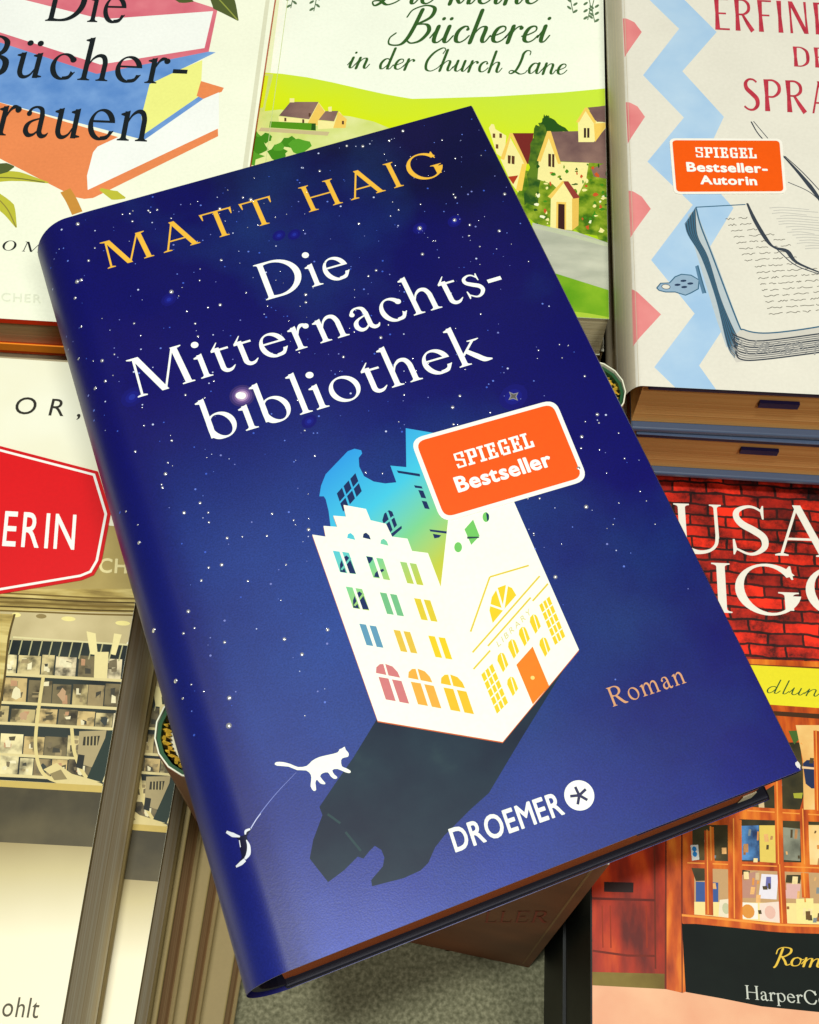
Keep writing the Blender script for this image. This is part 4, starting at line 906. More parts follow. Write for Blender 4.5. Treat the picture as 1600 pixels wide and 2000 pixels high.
for x, y in ((752, 475), (715, 500), (795, 492), (757, 514)): Lr.append((ink((40, 60, 90)), ell(*zr4((x, y))[0], 1.0, .45, 10, 8)))
Lr += [(ink((90, 130, 160)), zr4((825, 385), (842, 378), (870, 480), (892, 550), (870, 556), (848, 480)))]+rl(inkb, [(842, 378), (870, 480), (892, 552)], .4)
rbn = [0, .15, .4, .7, 1.1, 1.6, 2.2, 2.9, 3.6, 4.3, 5]
sheet('front_cover', Lr, rb, TR_, rprof, [((u_+.01, -1), (u_+.01, 216)) for u_ in rbn], clipto=(Rd.W, Rd.H))
rt = mottle('red_letter_print', [(.3, (176, 44, 62)), (.7, (206, 62, 78))], 300, .45)
text('title_lettering', Rd, flare, 'ERFINDUNG', (1397, 58), (1778, 76), (1394, -4), rt, rb, TR_+.0001, 70, clipto=(Rd.W, Rd.H))
text('title_lettering', Rd, flare, 'DER', (1551, 130), (1660, 135), (1548, 91), rt, rb, TR_+.0001, 80, clipto=(Rd.W, Rd.H))
text('title_lettering', Rd, flare, 'SPRACHE', (1451, 215), (1770, 230), (1448, 153), rt, rb, TR_+.0001, 70, clipto=(Rd.W, Rd.H))
sq = Rd.pl((1307, 271), (1527, 272), (1536, 379), (1316, 380))
s2 = prism('bestseller_sticker', quad_round(sq, 2.2), TR_+.00012, TR_+.00025, ink((248, 244, 230)), rb)
sheet('sticker_face', [(ink((246, 92, 12), .38), quad_round(inset(sq, .9), 1.5))], s2, TR_+.00031)
text('sticker_lettering', Rd, slab, 'SPIEGEL', (1358, 309), (1479, 311), (1356, 289), wht, s2, TR_+.0004, 30)
text('sticker_lettering', Rd, sans(36), 'Bestseller-', (1340, 336), (1501, 339), (1338, 319), wht, s2, TR_+.0004, -5)
text('sticker_lettering', Rd, sans(36), 'Autorin', (1369, 361), (1480, 363), (1367, 345), wht, s2, TR_+.0004, -5)
Rd2 = Cover((Rd.o.x+.001, Rd.o.y-.0005), aR-.6, ZR-TR_-.0002, 140, 215)
rb2 = zig_book(Rd2, 'lower hardback with grey blue boards directly under the zigzag hardback, at right')
prism('front_cover', rr(7, 0, 140, 215), TR_-.0004, TR_-.0001, cloth, rb2)
pile(Cover((Rd.o.x+.006, Rd.o.y+.006), aR, 0, 134, 208), ZR-2*TR_-.0005, .0252, 5, 'plain hardback low in the pile under the zigzag hardbacks', 'books in the pile under the zigzag hardbacks', brown_pages, ink((96, 70, 40)), hard=True)

# ------------------------------------------------------------------ right: brick wall and bookshop window paperback
ZW = 0.117; aW = -4.0
p_ = U(1157, 1950, ZW); tl = U(1170, 897, ZW)
WW, HW = 126, 190
dv = Vector((-math.sin(math.radians(aW)), math.cos(math.radians(aW))))
pr = p_.xy+dv*((tl.xy-p_.xy).dot(dv)); 
W = Cover(pr-dv*HW/1000, aW, ZW, WW, HW)
TW = .030
dkspine = ink((24, 28, 26))
wb = under('paperback_book', W, TW, 'paperback with red brick wall, white capitals and orange shop window on its cover', 'book', None, tan_pages, dkspine, spine=ink((18, 22, 20)))
w5 = lambda *P: W.pl(*[(1150+x*450/1452, 880+y*620/2000) for x, y in P])
w6 = lambda *P: W.pl(*[(1000+x*.375, 1450+y*.375) for x, y in P])
def brick_mat():
    m, nt, b = base_mat('brick_wall_print', .4, .4)
    tc = nt.nodes.new('ShaderNodeTexCoord'); mp = nt.nodes.new('ShaderNodeMapping'); mp.inputs['Scale'].default_value = (1, 1, 1)
    nz = nt.nodes.new('ShaderNodeTexNoise'); nz.inputs['Scale'].default_value = 130; nz.inputs['Detail'].default_value = 4
    vm = nt.nodes.new('ShaderNodeVectorMath'); vm.operation = 'MULTIPLY_ADD'; vm.inputs[1].default_value = (.0022, .0022, 0)
    nt.links.new(tc.outputs['Object'], nz.inputs['Vector']); nt.links.new(nz.outputs['Color'], vm.inputs[0]); nt.links.new(tc.outputs['Object'], vm.inputs[2])
    br = nt.nodes.new('ShaderNodeTexBrick'); br.inputs['Scale'].default_value = 1.0
    br.inputs['Brick Width'].default_value = .0115; br.inputs['Row Height'].default_value = .0041; br.inputs['Mortar Size'].default_value = .0005; br.inputs['Mortar Smooth'].default_value = .35
    br.inputs['Bias'].default_value = -.05
    for k_, c_ in (('Color1', (206, 40, 14)), ('Color2', (96, 16, 10)), ('Mortar', (50, 14, 10))):
        l_ = lin(c_); br.inputs[k_].default_value = (l_[0], l_[1], l_[2], 1)
    nt.links.new(vm.outputs[0], br.inputs['Vector'])
    n2 = nt.nodes.new('ShaderNodeTexNoise'); n2.inputs['Scale'].default_value = 95; n2.inputs['Detail'].default_value = 7; n2.inputs['Roughness'].default_value = .7
    nt.links.new(tc.outputs['Object'], n2.inputs['Vector'])
    r = nt.nodes.new('ShaderNodeValToRGB'); r.color_ramp.elements[0].position = .38; r.color_ramp.elements[0].color = (.10, .10, .12, 1); r.color_ramp.elements[1].position = .62; r.color_ramp.elements[1].color = (1.8, 1.5, 1.3, 1)
    nt.links.new(n2.outputs[0], r.inputs[0])
    mx = nt.nodes.new('ShaderNodeMix'); mx.data_type = 'RGBA'; mx.blend_type = 'MULTIPLY'; mx.inputs[0].default_value = .95
    nt.links.new(br.outputs[0], mx.inputs[6]); nt.links.new(r.outputs[0], mx.inputs[7])
    nt.links.new(mx.outputs[2], b.inputs['Base Color'])
    return m
brick = brick_mat()
wood = mottle('orange_wood_print', [(.3, (150, 48, 4)), (.5, (206, 86, 8)), (.7, (240, 134, 30))], 90, .45, stretch=(3, .7, 1))
woodd = mottle('red_door_print', [(.3, (96, 16, 0)), (.52, (176, 44, 2)), (.72, (222, 82, 8))], 60, .4, stretch=(2.5, .7, 1))
woodl = ink((246, 156, 60)); pgreen = mottle('shop_base_print', [(.3, (8, 16, 12)), (.6, (16, 26, 20)), (.8, (28, 40, 30))], 50, .55, .12)
pav = mottle('pink_pavement_print', [(.3, (236, 168, 128)), (.7, (248, 196, 152))], 50, .4)
glassd = mottle('window_dark_print', [(.35, (34, 34, 18)), (.6, (70, 62, 30)), (.75, (110, 90, 50))], 110, .4)
warm = mottle('warm_window_print', [(.35, (226, 160, 80)), (.55, (246, 200, 120)), (.7, (250, 224, 160))], 60, .45)
Lw = [(brick, W.rect()), (wood, w5((900, 1310), (1000, 1312), (1460, 1330), (2200, 1390), (2200, 4000), (-200, 4000), (-200, 1300)))]
Lw += [(ink((120, 50, 14)), w5((900, 1340), (1460, 1365), (2200, 1425), (2200, 1440), (900, 1352)))]
Lw += [(ink((240, 228, 40)), w5((1000, 1350), (1452, 1375), (2200, 1420), (2200, 1690), (1452, 1622), (1100, 1598))), (ink((70, 40, 14)), w5((1150, 1640), (1460, 1660), (2200, 1720), (2200, 1745), (1150, 1668)))]
Lw += [(glassd, w6((1420, 0), (1500, 0), (1530, 240), (1500, 350), (1240, 350), (1240, 300), (1400, 200))), (ink((70, 106, 40)), w6((1440, -60), (1490, -62), (1500, -20), (1470, 10))), (warm, w6((1478, -90), (2400, -90), (2400, 350), (1520, 350), (1515, 90)))]
Lw += [(ink((30, 44, 82)), w6((1515, 110), (1535, 92), (1570, 92), (1582, 105), (1582, 240), (1560, 240), (1530, 215))), (ink((240, 200, 150)), w6((1512, 124), (1590, 132), (1590, 142), (1512, 136))), (ink((170, 170, 50)), w6((1465, 265), (1515, 262), (1510, 292), (1470, 290)))]
Lw += [(glassd, w6((940, 430), (1130, 430), (1130, 620), (940, 620))), (glassd, w6((1185, 400), (2400, 440), (2400, 640), (1185, 620)))]
bk = [ink(c) for c in ((96, 146, 196), (232, 204, 96), (120, 130, 110), (236, 190, 110))]
blu = mottle('sea_picture_print', [(.35, (30, 50, 90)), (.5, (90, 150, 210)), (.65, (60, 110, 90))], 90, .4)
Lw += [(blu, w6((1188, 435), (1285, 432), (1290, 615), (1185, 612))), (bk[1], w6((1288, 432), (1382, 432), (1386, 628), (1292, 622))), (mottle('grey_picture_print', [(.35, (40, 44, 36)), (.6, (150, 152, 130))], 90, .4), w6((1412, 442), (1502, 450), (1502, 618), (1416, 612))), (warm, w6((1520, 430), (2400, 440), (2400, 640), (1530, 640)))]
Lw += [(ink((200, 160, 110)), w6((950, 650), (2400, 690), (2400, 830), (950, 850))), (ink((60, 90, 150)), w6((958, 725), (1075, 730), (1075, 850), (958, 860))), (glassd, w6((930, 640), (1020, 645), (1020, 720), (958, 722))), (glassd, w6((1185, 660), (1240, 670), (1210, 760), (1185, 760))),
       (ink((236, 230, 236)), w6((1300, 685), (1388, 690), (1378, 818), (1284, 812))), (ink((110, 110, 170)), w6((1325, 700), (1350, 700), (1350, 760), (1320, 760))), (ink((226, 180, 170)), w6((1430, 735), (1505, 738), (1495, 815), (1420, 812))), (glassd, w6((1430, 690), (1510, 690), (1500, 735), (1425, 730))), (ink((190, 140, 120)), w6((1200, 690), (1280, 670), (1270, 810), (1195, 810)))]
Lw += [(ink((250, 226, 150)), w6((950, 830), (2400, 850), (2400, 970), (1400, 950), (1185, 925), (950, 905))), (ink((240, 226, 196)), w6((1082, 820), (1130, 815), (1140, 915), (1076, 905))), (ink((246, 240, 224)), w6((1188, 832), (1280, 838), (1282, 922), (1190, 916))), (ink((226, 150, 60)), ell(*w6((1230, 880))[0], 1.9, 2.0, 0, 14)), (ink((244, 222, 204)), w6((1290, 838), (1402, 828), (1402, 940), (1292, 926))), (ink((236, 190, 170)), ell(*w6((1345, 885))[0], 1.6, 1.9, 0, 12)), (ink((246, 232, 150)), w6((1480, 815), (1570, 812), (1572, 950), (1484, 944))), (ink((200, 200, 160)), ell(*w6((1115, 865))[0], 1.1, 1.6, 0, 12))]
for k in range(90):                                                 # small goods, cards and reflections in the shop window
    x, y = rnd.uniform(950, 1700), rnd.choice((rnd.uniform(450, 610), rnd.uniform(670, 800), rnd.uniform(850, 930), rnd.uniform(60, 340)))
    if y < 345 and x < 1240: continue
    w_, h_ = rnd.uniform(8, 30), rnd.uniform(14, 50); sk_ = rnd.uniform(-6, 6)
    cl = rnd.choice(((246, 222, 160), (150, 96, 50), (110, 80, 40), (236, 180, 110), (190, 136, 84), (130, 140, 140), (214, 186, 140), (80, 66, 36), (226, 150, 70)))
    Lw.append((ink(cl, grain=.2), w6((x, y), (x+w_, y+sk_*.4), (x+w_-sk_, y+h_), (x-sk_, y+h_))))
for a, b, w_ in (((1232, 360), (2400, 430), 3.2), ((920, 632), (2400, 690), 2.6), ((1385, 150), (1395, 640), 2.6), ((1160, 400), (1165, 925), 4.6), ((1022, 460), (1028, 900), 2.6), ((1400, 640), (1415, 945), 2.4), ((1520, 350), (1530, 640), 2.8), ((1590, -60), (1598, 360), 2.6), ((1525, 680), (1532, 810), 2.6), ((1040, 440), (1045, 620), 1.4), ((1510, 10), (1515, 10), .1)):
    Lw += rnk(wood, w6(a, b), w_*.9, smooth=False); Lw += rnk(woodl, w6((a[0]-6, a[1]-5), (b[0]-6, b[1]-5)), .35, smooth=False)
Lw += [(woodd, w6((-200, 300), (885, 420), (885, 1310), (-200, 1300)))]
for P in (((885, 420), (885, 1310)), ((802, 480), (800, 1290)), ((742, 500), (748, 1180))): Lw += rnk(ink((110, 34, 6)), w6(*P), .5, smooth=False)
Lw += [(wood, w6((806, 470), (880, 430), (884, 1300), (806, 1300))), (ink((36, 12, 8)), w6((480, 726), (634, 730), (632, 782), (480, 778)))]
Lw += rnk(ink((96, 22, 4)), w6((400, 812), (600, 818), (745, 822)), .7, smooth=False)+rnk(ink((112, 30, 6)), w6((420, 1085), (600, 1110), (745, 1112)), .6, smooth=False)
for x in (470, 512, 700): Lw += rnk(ink((150, 44, 6)), w6((x, 850), (x+4, 1070)), .4, smooth=False)
Lw += [(mottle('door_step_print', [(.3, (110, 90, 30)), (.7, (150, 130, 60))], 70), w6((-200, 1180), (795, 1205), (795, 1285), (-200, 1270))), (ink((226, 226, 216)), w6((930, 535), (970, 533), (976, 610), (938, 616))), (ink((30, 130, 200)), ell(*w6((950, 555))[0], .7, .8, 0, 10)), (ink((30, 130, 200)), ell(*w6((953, 582))[0], .7, .8, 0, 10))]
base_ = [(885, 945), (1000, 945), (1200, 960), (1400, 980), (2400, 1010), (2400, 1420), (1600, 1405), (1300, 1375), (1100, 1335), (905, 1300)]
Lw += [(pav, w6((-200, 1262), (420, 1265), (800, 1285), (890, 1305), (905, 1298), (2400, 1380), (2400, 2600), (-200, 2600))), (pgreen, w6(*base_))]
Lw += rnk(wood, w6((885, 915), (1000, 925), (1200, 945), (1400, 965), (1700, 975)), 2.6)+rnk(woodl, w6((885, 900), (1000, 910), (1200, 930), (1400, 950), (1700, 960)), .6)
sheet('front_cover', Lw, wb, TW, None, (), .0004, W.rect(), ink((40, 30, 26)), (W.W, W.H))
wl = ink((246, 242, 226))
text('author_name', W, serif, 'USA', (1316, 1078), (1628, 1089), (1310, 983), wl, wb, TW+.0001, 10, clipto=(W.W, W.H))
text('author_name', W, serif, 'IGGS', (1389, 1196), (1810, 1212), (1384, 1099), wl, wb, TW+.0001, -20, clipto=(W.W, W.H))
text('shop_sign_lettering', W, pen(CU, 9, 11, .3), 'dlung', (1494, 1353), (1628, 1363), (1493, 1326), ink((40, 84, 40)), wb, TW+.0001, 14, 200, clipto=(W.W, W.H))
text('genre_word', W, pen(CU, 10, 20, .3), 'Roman', (1508, 1884), (1660, 1893), (1505, 1850), ink((236, 196, 66)), wb, TW+.0001, 6, 205, clipto=(W.W, W.H))
text('publisher_name', W, serif, 'HarperCo', (1456, 1951), (1618, 1964), (1454, 1924), ink((206, 210, 196)), wb, TW+.0001, 12, clipto=(W.W, W.H))
pile(Cover((W.o.x-.0005, W.o.y-.001), aW, 0, WW, HW), ZW-TW-.0002, .0288, 3, 'dark spined copy low in the pile under the brick wall paperback', 'copies in the pile under the brick wall paperback', pages('page_edges_red', (150, 60, 30), (200, 90, 50)), ink((20, 24, 22)), dx=-.0005)

# ------------------------------------------------------------------ left: gold bookshop hardback and its fanned copies
ZL = 0.165
a0, a1 = U(262, 1190, ZL), U(121, 1995, ZL)
d_ = (a0-a1).xy.normalized(); aL = math.degrees(math.atan2(d_.y, d_.x))-90
tp = U(200, 712, ZL)
HL, WL = 212, 135
nx_ = Vector((d_.y, -d_.x))
tr = a1.xy+d_*((tp.xy-a1.xy).dot(d_)/1)
Lc = Cover(tr-d_*HL/1000-nx_*WL/1000, aL, ZL, WL, HL)
TL = .045
GRP = 'copies of the gold bookshop hardback'
gold_cov = ink((150, 132, 84))
edge_pages = pages('page_edges_old_gold', (226, 204, 156), (255, 250, 226), 380)
lb = under('hardcover_book', Lc, TL, 'thick cream book with gold bookshop photograph and red six-sided sticker, at the left', 'book', None, edge_pages, gold_cov, hard=True, g=.9)
l7 = lambda *P: Lc.pl(*[(x*.3, 650+y*.3) for x, y in P])
l8 = lambda *P: Lc.pl(*[(x*520/1224, 1150+y*.425) for x, y in P])
def scene_art(pl8, left):
    """bookshop window scene printed on the gold books; pl8 maps tracing points to the cover"""
    A = []
    metal = mottle('gilt_print', [(.35, (130, 108, 50)), (.5, (190, 166, 90)), (.65, (226, 206, 130))], 60, .35, .5, stretch=(1, 6, 1))
    A += [(mottle('window_back_print', [(.3, (186, 170, 120)), (.7, (216, 200, 150))], 60, .4), pl8((-500, 100), (700, 100), (560, 280), (-500, 250)))]
    A += [(mottle('shelf_dark_print', [(.35, (22, 32, 32)), (.6, (48, 56, 50))], 80, .4), pl8((-500, 215), (700, 258), (700, 920), (470, 905), (-500, 850)))]
    r = random.Random(5)
    for row, (y, h) in enumerate(((285, 105), (405, 115), (535, 80), (650, 110), (760, 95))):
        x = -420
        while x < 590:
            w_ = r.uniform(55, 110); hh = h*r.uniform(.8, 1.0); dxx = row*-14+ (y-285)*-.02
            cl = r.choice(((216, 198, 140), (190, 172, 118), (236, 222, 166), (150, 132, 92), (206, 180, 120), (120, 108, 76), (230, 214, 170)))
            A.append((mottle('magazine_print', [(.35, tuple(int(v*.45) for v in cl)), (.5, cl), (.7, tuple(min(255, int(v*1.1)) for v in cl))], r.uniform(150, 260), .4), pl8((x+dxx, y+h-hh+x*.05), (x+w_+dxx, y+h-hh+(x+w_)*.05), (x+w_+dxx-8, y+h+(x+w_)*.05), (x+dxx-8, y+h+x*.05))))
            for q_ in range(3):
                gx, gy = r.uniform(.1, .6), r.uniform(.1, .65); gw, gh = r.uniform(.15, .4), r.uniform(.12, .35)
                A.append((ink(r.choice(((92, 84, 60), (240, 230, 186), (160, 142, 100), (120, 108, 80), (196, 150, 110), (70, 68, 56))), grain=.2), pl8(*[(x+dxx+w_*(gx+a_*gw), y+h-hh+hh*(gy+b_2*gh)+x*.05) for a_, b_2 in ((0, r.uniform(-.2, .2)), (1, r.uniform(-.3, .3)), (r.uniform(.7, 1.1), 1), (r.uniform(-.2, .2), 1))])))
            if r.random() < .3: A.append((ink(r.choice(((70, 62, 44), (236, 226, 180), (196, 160, 120), (60, 66, 60)))), pl8(*blob(x+w_/2+dxx, y+h*.6+x*.05, w_*.22, h*.25, r.randrange(99), 8, .4))))
            x += w_+r.uniform(2, 12)
        A += rnk(ink((226, 210, 150)), pl8((-420, y+h+4-21), (100, y+h+6), (600, y+h+34)), .8, smooth=False)
    for k in range(14): A += rnk(ink((186, 180, 130)), pl8((60+k*46, 220+k*3), (40+k*46, 300+k*3)), .35, smooth=False)
    A += rnk(ink((226, 216, 160)), pl8((60, 222), (600, 258)), .5, smooth=False)
    A += [(ink((240, 226, 160)), pl8((398, 195), (440, 205), (450, 305), (415, 300))), (ink((240, 226, 160)), pl8((525, 205), (560, 210), (532, 305), (510, 300))), (ink((236, 220, 156)), pl8((436, 290), (500, 290), (492, 412), (432, 410)))]
    A += rnk(ink((226, 208, 140)), pl8((200, 400), (172, 600), (165, 740), (200, 850), (300, 900)), .9)+rnk(ink((226, 208, 140)), pl8((330, 640), (345, 760), (400, 870), (470, 905)), .9)
    A += [(ink((226, 208, 144)), pl8((200, 830), (260, 800), (330, 850), (400, 870), (470, 910), (300, 905))), (ink((150, 134, 90)), pl8((230, 850), (280, 830), (310, 875), (250, 880)))]
    A += [(ink((176, 160, 116)), pl8((365, 655), (490, 650), (478, 720), (455, 830), (355, 800))), (ink((54, 52, 40)), pl8((385, 680), (460, 675), (450, 720), (380, 720))), (ink((40, 44, 40)), pl8((360, 760), (390, 765), (380, 830), (350, 820))), (ink((40, 56, 48)), pl8((500, 650), (560, 650), (470, 890), (400, 870)))]
    for x in range(395, 450, 16): A.append((ink((186, 170, 120)), pl8((x, 678), (x+6, 678), (x+4, 722), (x-2, 722))))
    A += [(ink((206, 180, 96)), pl8((-500, 845), (20, 880), (470, 905), (600, 912), (600, 946), (460, 938), (-500, 880)))]
    A += [(mottle('plinth_print', [(.35, (66, 60, 40)), (.65, (104, 94, 64))], 45, .45), pl8((-500, 880), (460, 936), (600, 944), (600, 1200), (415, 1188), (-500, 1140)))]
    A += [(grad_mat('pavement_glow_print', tuple(v/1000 for v in pl8((100, 1150))[0])+(0,), tuple(v/1000 for v in pl8((60, 1600))[0])+(0,), [(0, (160, 142, 92)), (.35, (206, 192, 140)), (1, (248, 240, 206))], .4, .4, .12, 60), pl8((-500, 1138), (416, 1186), (600, 1196), (600, 2300), (-500, 2300)))]
    if left:
        gl = ink((246, 232, 150))
        for x, y, rx in ((315, 138, 2.0), (565, 158, 2.1), (190, 126, 1.5), (75, 120, 1.3)): A.append((gl if x != 190 else ink((150, 130, 80)), ell(*pl8((x, y))[0], rx, .7, 0, 16)))
        A += [(metal, pl8((-500, 0), (640, 0), (625, 110), (-500, 90)))]
        for k in range(5): A += rnk(ink((84, 66, 26) if k % 2 else (120, 98, 44)), pl8((-500, 5+k*20), (60, 22+k*20), (400, 40+k*19), (640, 46+k*19)), .5)
        A += [(metal, pl8((-60, 110), (70, 118), (50, 200), (20, 420), (-60, 900)))]; A += rnk(ink((90, 72, 30)), pl8((68, 116), (40, 230), (20, 420), (-30, 700)), .6)
    return A
Lp = [(mottle('cream_stock', [(.3, (242, 238, 204)), (.7, (250, 250, 226))], 25, .4, detail=3), Lc.rect())]
Lp += [(mottle('gilt_band_print', [(.35, (150, 130, 66)), (.65, (190, 168, 100))], 30, .35, .5), l7((-600, 1100), (1100, 1300), (1100, 1740), (-600, 1740)))]
Lp += scene_art(l8, True)
sheet('front_cover', Lp, lb, TL, None, (), .0024, Lc.rect(), gold_cov, (Lc.W, Lc.H))
ob = sans(-8)
def oblique(f, k): return lambda ch: ([(o, [(q[0]+q[1]*k, q[1])+tuple(q[2:]) for q in p]) for o, p in f(ch)[0]], f(ch)[1])
lk_ = ink((50, 48, 40))
text('author_name', Lc, oblique(sans(0), .2), 'OR,', (24, 808), (161, 815), (25, 775), lk_, lb, TL+.0001, 330, clipto=(Lc.W, Lc.H))
text('gilt_lettering', Lc, sans(20), 'CH', (192, 1118), (250, 1120), (194, 1091), ink((236, 222, 160)), lb, TL+.0001, 20)
text('blurb_lettering', Lc, oblique(sans(0), .12), 'pfiehlt', (-78, 1981), (77, 1989), (-74, 1944), ink((84, 78, 58)), lb, TL+.0001, 10, clipto=(Lc.W, Lc.H)) if False else text('blurb_lettering', Lc, oblique(sans(0), .12), 'ohlt', (1, 1985), (77, 1989), (5, 1946), ink((84, 78, 58)), lb, TL+.0001, 10, clipto=(Lc.W, Lc.H))
hx = [(-120, 835), (0, 872), (192, 922), (217, 1004), (199, 1098), (184, 1124), (160, 1134), (0, 1161), (-120, 1180)]
hq = Lc.pl(*hx); hq = clip(hq, Lc.W, Lc.H)
hs = prism('six_sided_sticker', hq, TL+.0001, TL+.0004, ink((214, 12, 20), .35, .45), lb)
hl = [(ink((250, 250, 240)), inset(Lc.pl(*hx), 1.0)), (ink((226, 14, 22), .35, .45), inset(Lc.pl(*hx), 1.75))]
sheet('sticker_face', hl, hs, TL+.00046, clipto=(Lc.W, Lc.H))
text('sticker_lettering', Lc, oblique(sans(8), .13), 'ERIN', (1, 1067), (150, 1075), (2, 1000), ink((250, 252, 244)), hs, TL+.00055, 40, clipto=(Lc.W, Lc.H))
# second copy, shifted to the right, then three more edges
z2 = ZL-TL-.0003
b0, b1 = U(340, 1541, z2), U(272, 1940, z2)
d2 = (b0-b1).xy.normalized(); aL2 = math.degrees(math.atan2(d2.y, d2.x))-90
n2_ = Vector((d2.y, -d2.x))
L2c = Cover(b1.xy-d2*.075-n2_*.135, aL2, z2, 135, 212)
l2b = under('hardcover_book', L2c, .026, 'second copy of the gold bookshop book, peeping out right below the first', 'book', GRP, edge_pages, gold_cov, hard=True, g=.9)
sh = (L2c.mm(340, 1541)[0]-Lc.mm(200, 1541)[0], 0)
l8b = lambda *P: [(x_+L2c.W-Lc.W+0.0, y_+(L2c.mm(330, 1610)[1]-Lc.mm(205, 1530)[1])) for x_, y_ in l8(*P)]
sheet('front_cover', [(cream, L2c.rect())]+scene_art(l8b, False), l2b, .026, None, (), .0024, L2c.rect(), gold_cov, (L2c.W, L2c.H))
for k, (lab, dx_) in enumerate((('third copy of the gold bookshop book, its page edge beside the second cover', .0015), ('fourth copy of the gold bookshop book, its edge between third and lowest', .002), ('lowest copy of the gold bookshop book, resting on the carpet', .0035))):
    zz_ = z2-.0263-k*.0307
    c_ = Cover((L2c.o.x+n2_.x*dx_*(k+1), L2c.o.y-.004*k), aL2-.8*k, zz_, 135, 212)
    e = under('hardcover_book', c_, .0304, lab, 'book', GRP, pages('page_edges_dull', (170, 124, 84), (236, 200, 150), 380), ink((206, 186, 130)), hard=True, g=1.2)
    prism('front_cover', c_.rect(), .0304-.0024, .0304, gold_cov, e, .0006)

# ------------------------------------------------------------------ books standing upright in the gap, the navy book lies on them
def upright(name, p_sp, p_fe, z, T, W_, label, front_text=True):
    """a hardback standing on its foot: spine at p_sp, fore edge towards p_fe (world xy); front face looks to the viewer"""
    d = (p_fe-p_sp).normalized(); a = math.atan2(d.y, d.x)
    e = bpy.data.objects.new(name, None); col.objects.link(e); e.location = (p_sp.x, p_sp.y, 0); e.rotation_euler = (0, 0, a)
    tag(e, label, 'book', 'books standing upright under the navy book')
    jk = mottle('shaded_jacket', [(.3, (112, 60, 32)), (.7, (138, 80, 46))], 30, .5)  # cream jacket browned: shade under the navy book painted into its colour
    green = ink((40, 84, 50), .4); wt = ink((236, 236, 210)); black = ink((12, 16, 14))
    # jacket outline in plan (front face y = 0, spine bulges to -x), top view
    out = [(W_, 0), (14, 0), (9, .8), (5, .2)]
    for k in range(9):
        t = math.pi*(k+.5)/9; out.append((4-12*math.sin(t), T/2-T/2*math.cos(t)))
    out += [(5, T), (14, T), (W_, T)]
    zt = z
    def shell(nm, off0, off1, m, ztop, zbot):
        o0 = offset(out, off0); o1 = offset(out, off1); k = len(out)
        V = [(x/1000, y/1000, zz) for zz in (zbot, ztop) for ring_ in (o0, o1) for x, y in ring_]
        F = []
        for i in range(k-1):
            F += [(i, i+1, 2*k+i+1, 2*k+i), (k+i, 3*k+i, 3*k+i+1, k+i+1), (2*k+i, 2*k+i+1, 3*k+i+1, 3*k+i), (i, k+i, k+i+1, i+1)]
        F += [(k-1, 2*k-1, 4*k-1, 3*k-1), (0, 2*k, 3*k, k)]
        return mesh_obj(nm, V, F, m, e)
    def offset(P, dd):
        res = []
        for i in range(len(P)):
            a_, b_2 = P[max(0, i-1)], P[min(len(P)-1, i+1)]
            dx, dy = b_2[0]-a_[0], b_2[1]-a_[1]; L_ = math.hypot(dx, dy)
            res.append((P[i][0]-dy/L_*dd*-1, P[i][1]+dx/L_*dd*-1))
        return res
    shell('dust_jacket', 0, .35, wt, zt, .0005)
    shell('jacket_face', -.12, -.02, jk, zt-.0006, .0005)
    shell('cloth_case', .45, 1.35, green, zt-.0012, .001)
    prism('page_block', [(6, 3.4), (W_-3, 3.4), (W_-3, T-3.4), (6, T-3.4), (-2.5, T/2+6), (-4.6, T/2+2), (-4.6, T/2-2), (-2.5, T/2-6)], .003, zt-.0045, pages('upright_pages', (240, 230, 190), (250, 244, 214)), e)
    prism('hinge_gap', [(3, 2.9), (W_-3, 2.9), (W_-3, 3.35), (3, 3.35)], .003, zt-.0042, black, e)
    # twisted headband of gold and black thread
    hb = []
    Vh, Fh, Fm = [], [], []
    for k in range(26):
        t = math.pi*(k+.5)/26; cx_, cy_ = 5.2-10.6*math.sin(t), T/2-(T/2-2.6)*math.cos(t)
        b = len(Vh)
        for j in range(8):
            u2 = 6.283*j/8; Vh.append(((cx_+1.3*math.cos(u2))/1000, (cy_+.62*math.sin(u2))/1000, zt-.0030+.0007*math.sin(u2*2+k)))
        b2 = len(Vh); Vh.append((cx_/1000, cy_/1000, zt-.0018))
        for j in range(8): Fh.append((b+j, b+(j+1) % 8, b2)); Fm.append(1 if (k+j//3) % 3 == 0 else 0)
    mesh_obj('headband', Vh, Fh, [ink((226, 182, 60)), ink((50, 36, 10))], e, Fm)
    return e, a
zU = ZM-TM-.0004
sp = U(352, 1516, zU).xy; fe = U(1190, 1688, zU).xy
sp2 = sp-(fe-sp).normalized()*.0016
wU = (fe-sp2).length*1000
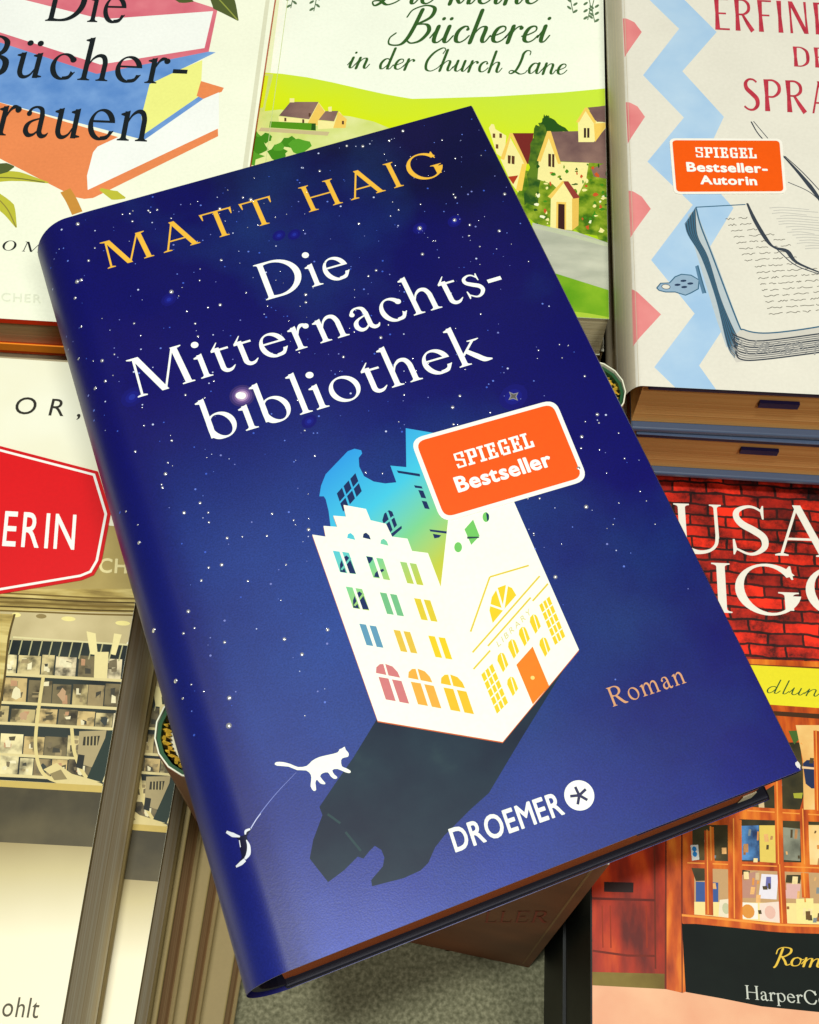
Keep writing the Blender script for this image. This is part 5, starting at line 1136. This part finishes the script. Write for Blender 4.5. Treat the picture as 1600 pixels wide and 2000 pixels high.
ub, ua = upright('upright_book', sp2, fe, zU, 24, wU, 'cream jacketed hardback standing upright with green cloth and gold headband, under the navy book')
class Face:                                                          # its front face as a plane for the printed words
    def __init__(s): s.o = Vector((sp2.x, sp2.y)); s.c, s.s_ = math.cos(ua), math.sin(ua)
    def mm(s, px, py):
        d = R @ Vector(((px-800)/FOC, -(py-1000)/FOC, -1.0)); nrm = Vector((s.s_, -s.c, 0))
        t = (Vector((s.o.x, s.o.y, 0))-Vector((0, 0, CZ))).dot(nrm)/d.dot(nrm); p = Vector((0, 0, CZ))+d*t
        return (((p.x-s.o.x)*s.c+(p.y-s.o.y)*s.s_)*1000, p.z*1000)
fc = Face()
def onface(name, font, s, p0, p1, ptop, mat, track=0):
    tris, adv = letters(font, s, track); o, e_, t = (Vector(fc.mm(*p)) for p in (p0, p1, ptop)); X, Y = (e_-o)/adv, (t-o)/660
    V, F = [], []
    for tr_ in tris:
        F.append((len(V), len(V)+1, len(V)+2))
        for q2 in tr_: q_ = o+X*q2[0]+Y*q2[1]; V.append((q_.x/1000, -.0003, q_.y/1000))
    return mesh_obj(name, V, F, mat, ub)
onface('title_lettering', serif, 'LLER' if 'L' in S else 'ER', (945, 1800), (1068, 1800), (948, 1779), ink((150, 50, 30)), 60)
onface('small_lettering', serif, 'R', (856, 1872), (884, 1872), (858, 1855), ink((60, 40, 24)))
V, F = [], []
for k in range(120):
    z_ = zU-.004-k*.0015; b = len(V)
    if z_ < .005: break
    V += [((wU-3.2)/1000, -.00028, z_), ((wU-2.6)/1000, -.00028, z_), ((wU-2.6)/1000, -.00028, z_-.0008), ((wU-3.2)/1000, -.00028, z_-.0008)]; F.append((b, b+1, b+2, b+3))
mesh_obj('printed_border', V, F, ink((180, 140, 90)), ub)
fe3 = U(1204, 742, zU-.004).xy
ub2, _a = upright('upright_book', fe3+Vector((-.0095, .007)), fe3+Vector((-.134, -.037)), zU-.003, 22, 120, 'second upright hardback with white lip and green lining, beside the zigzag pile')
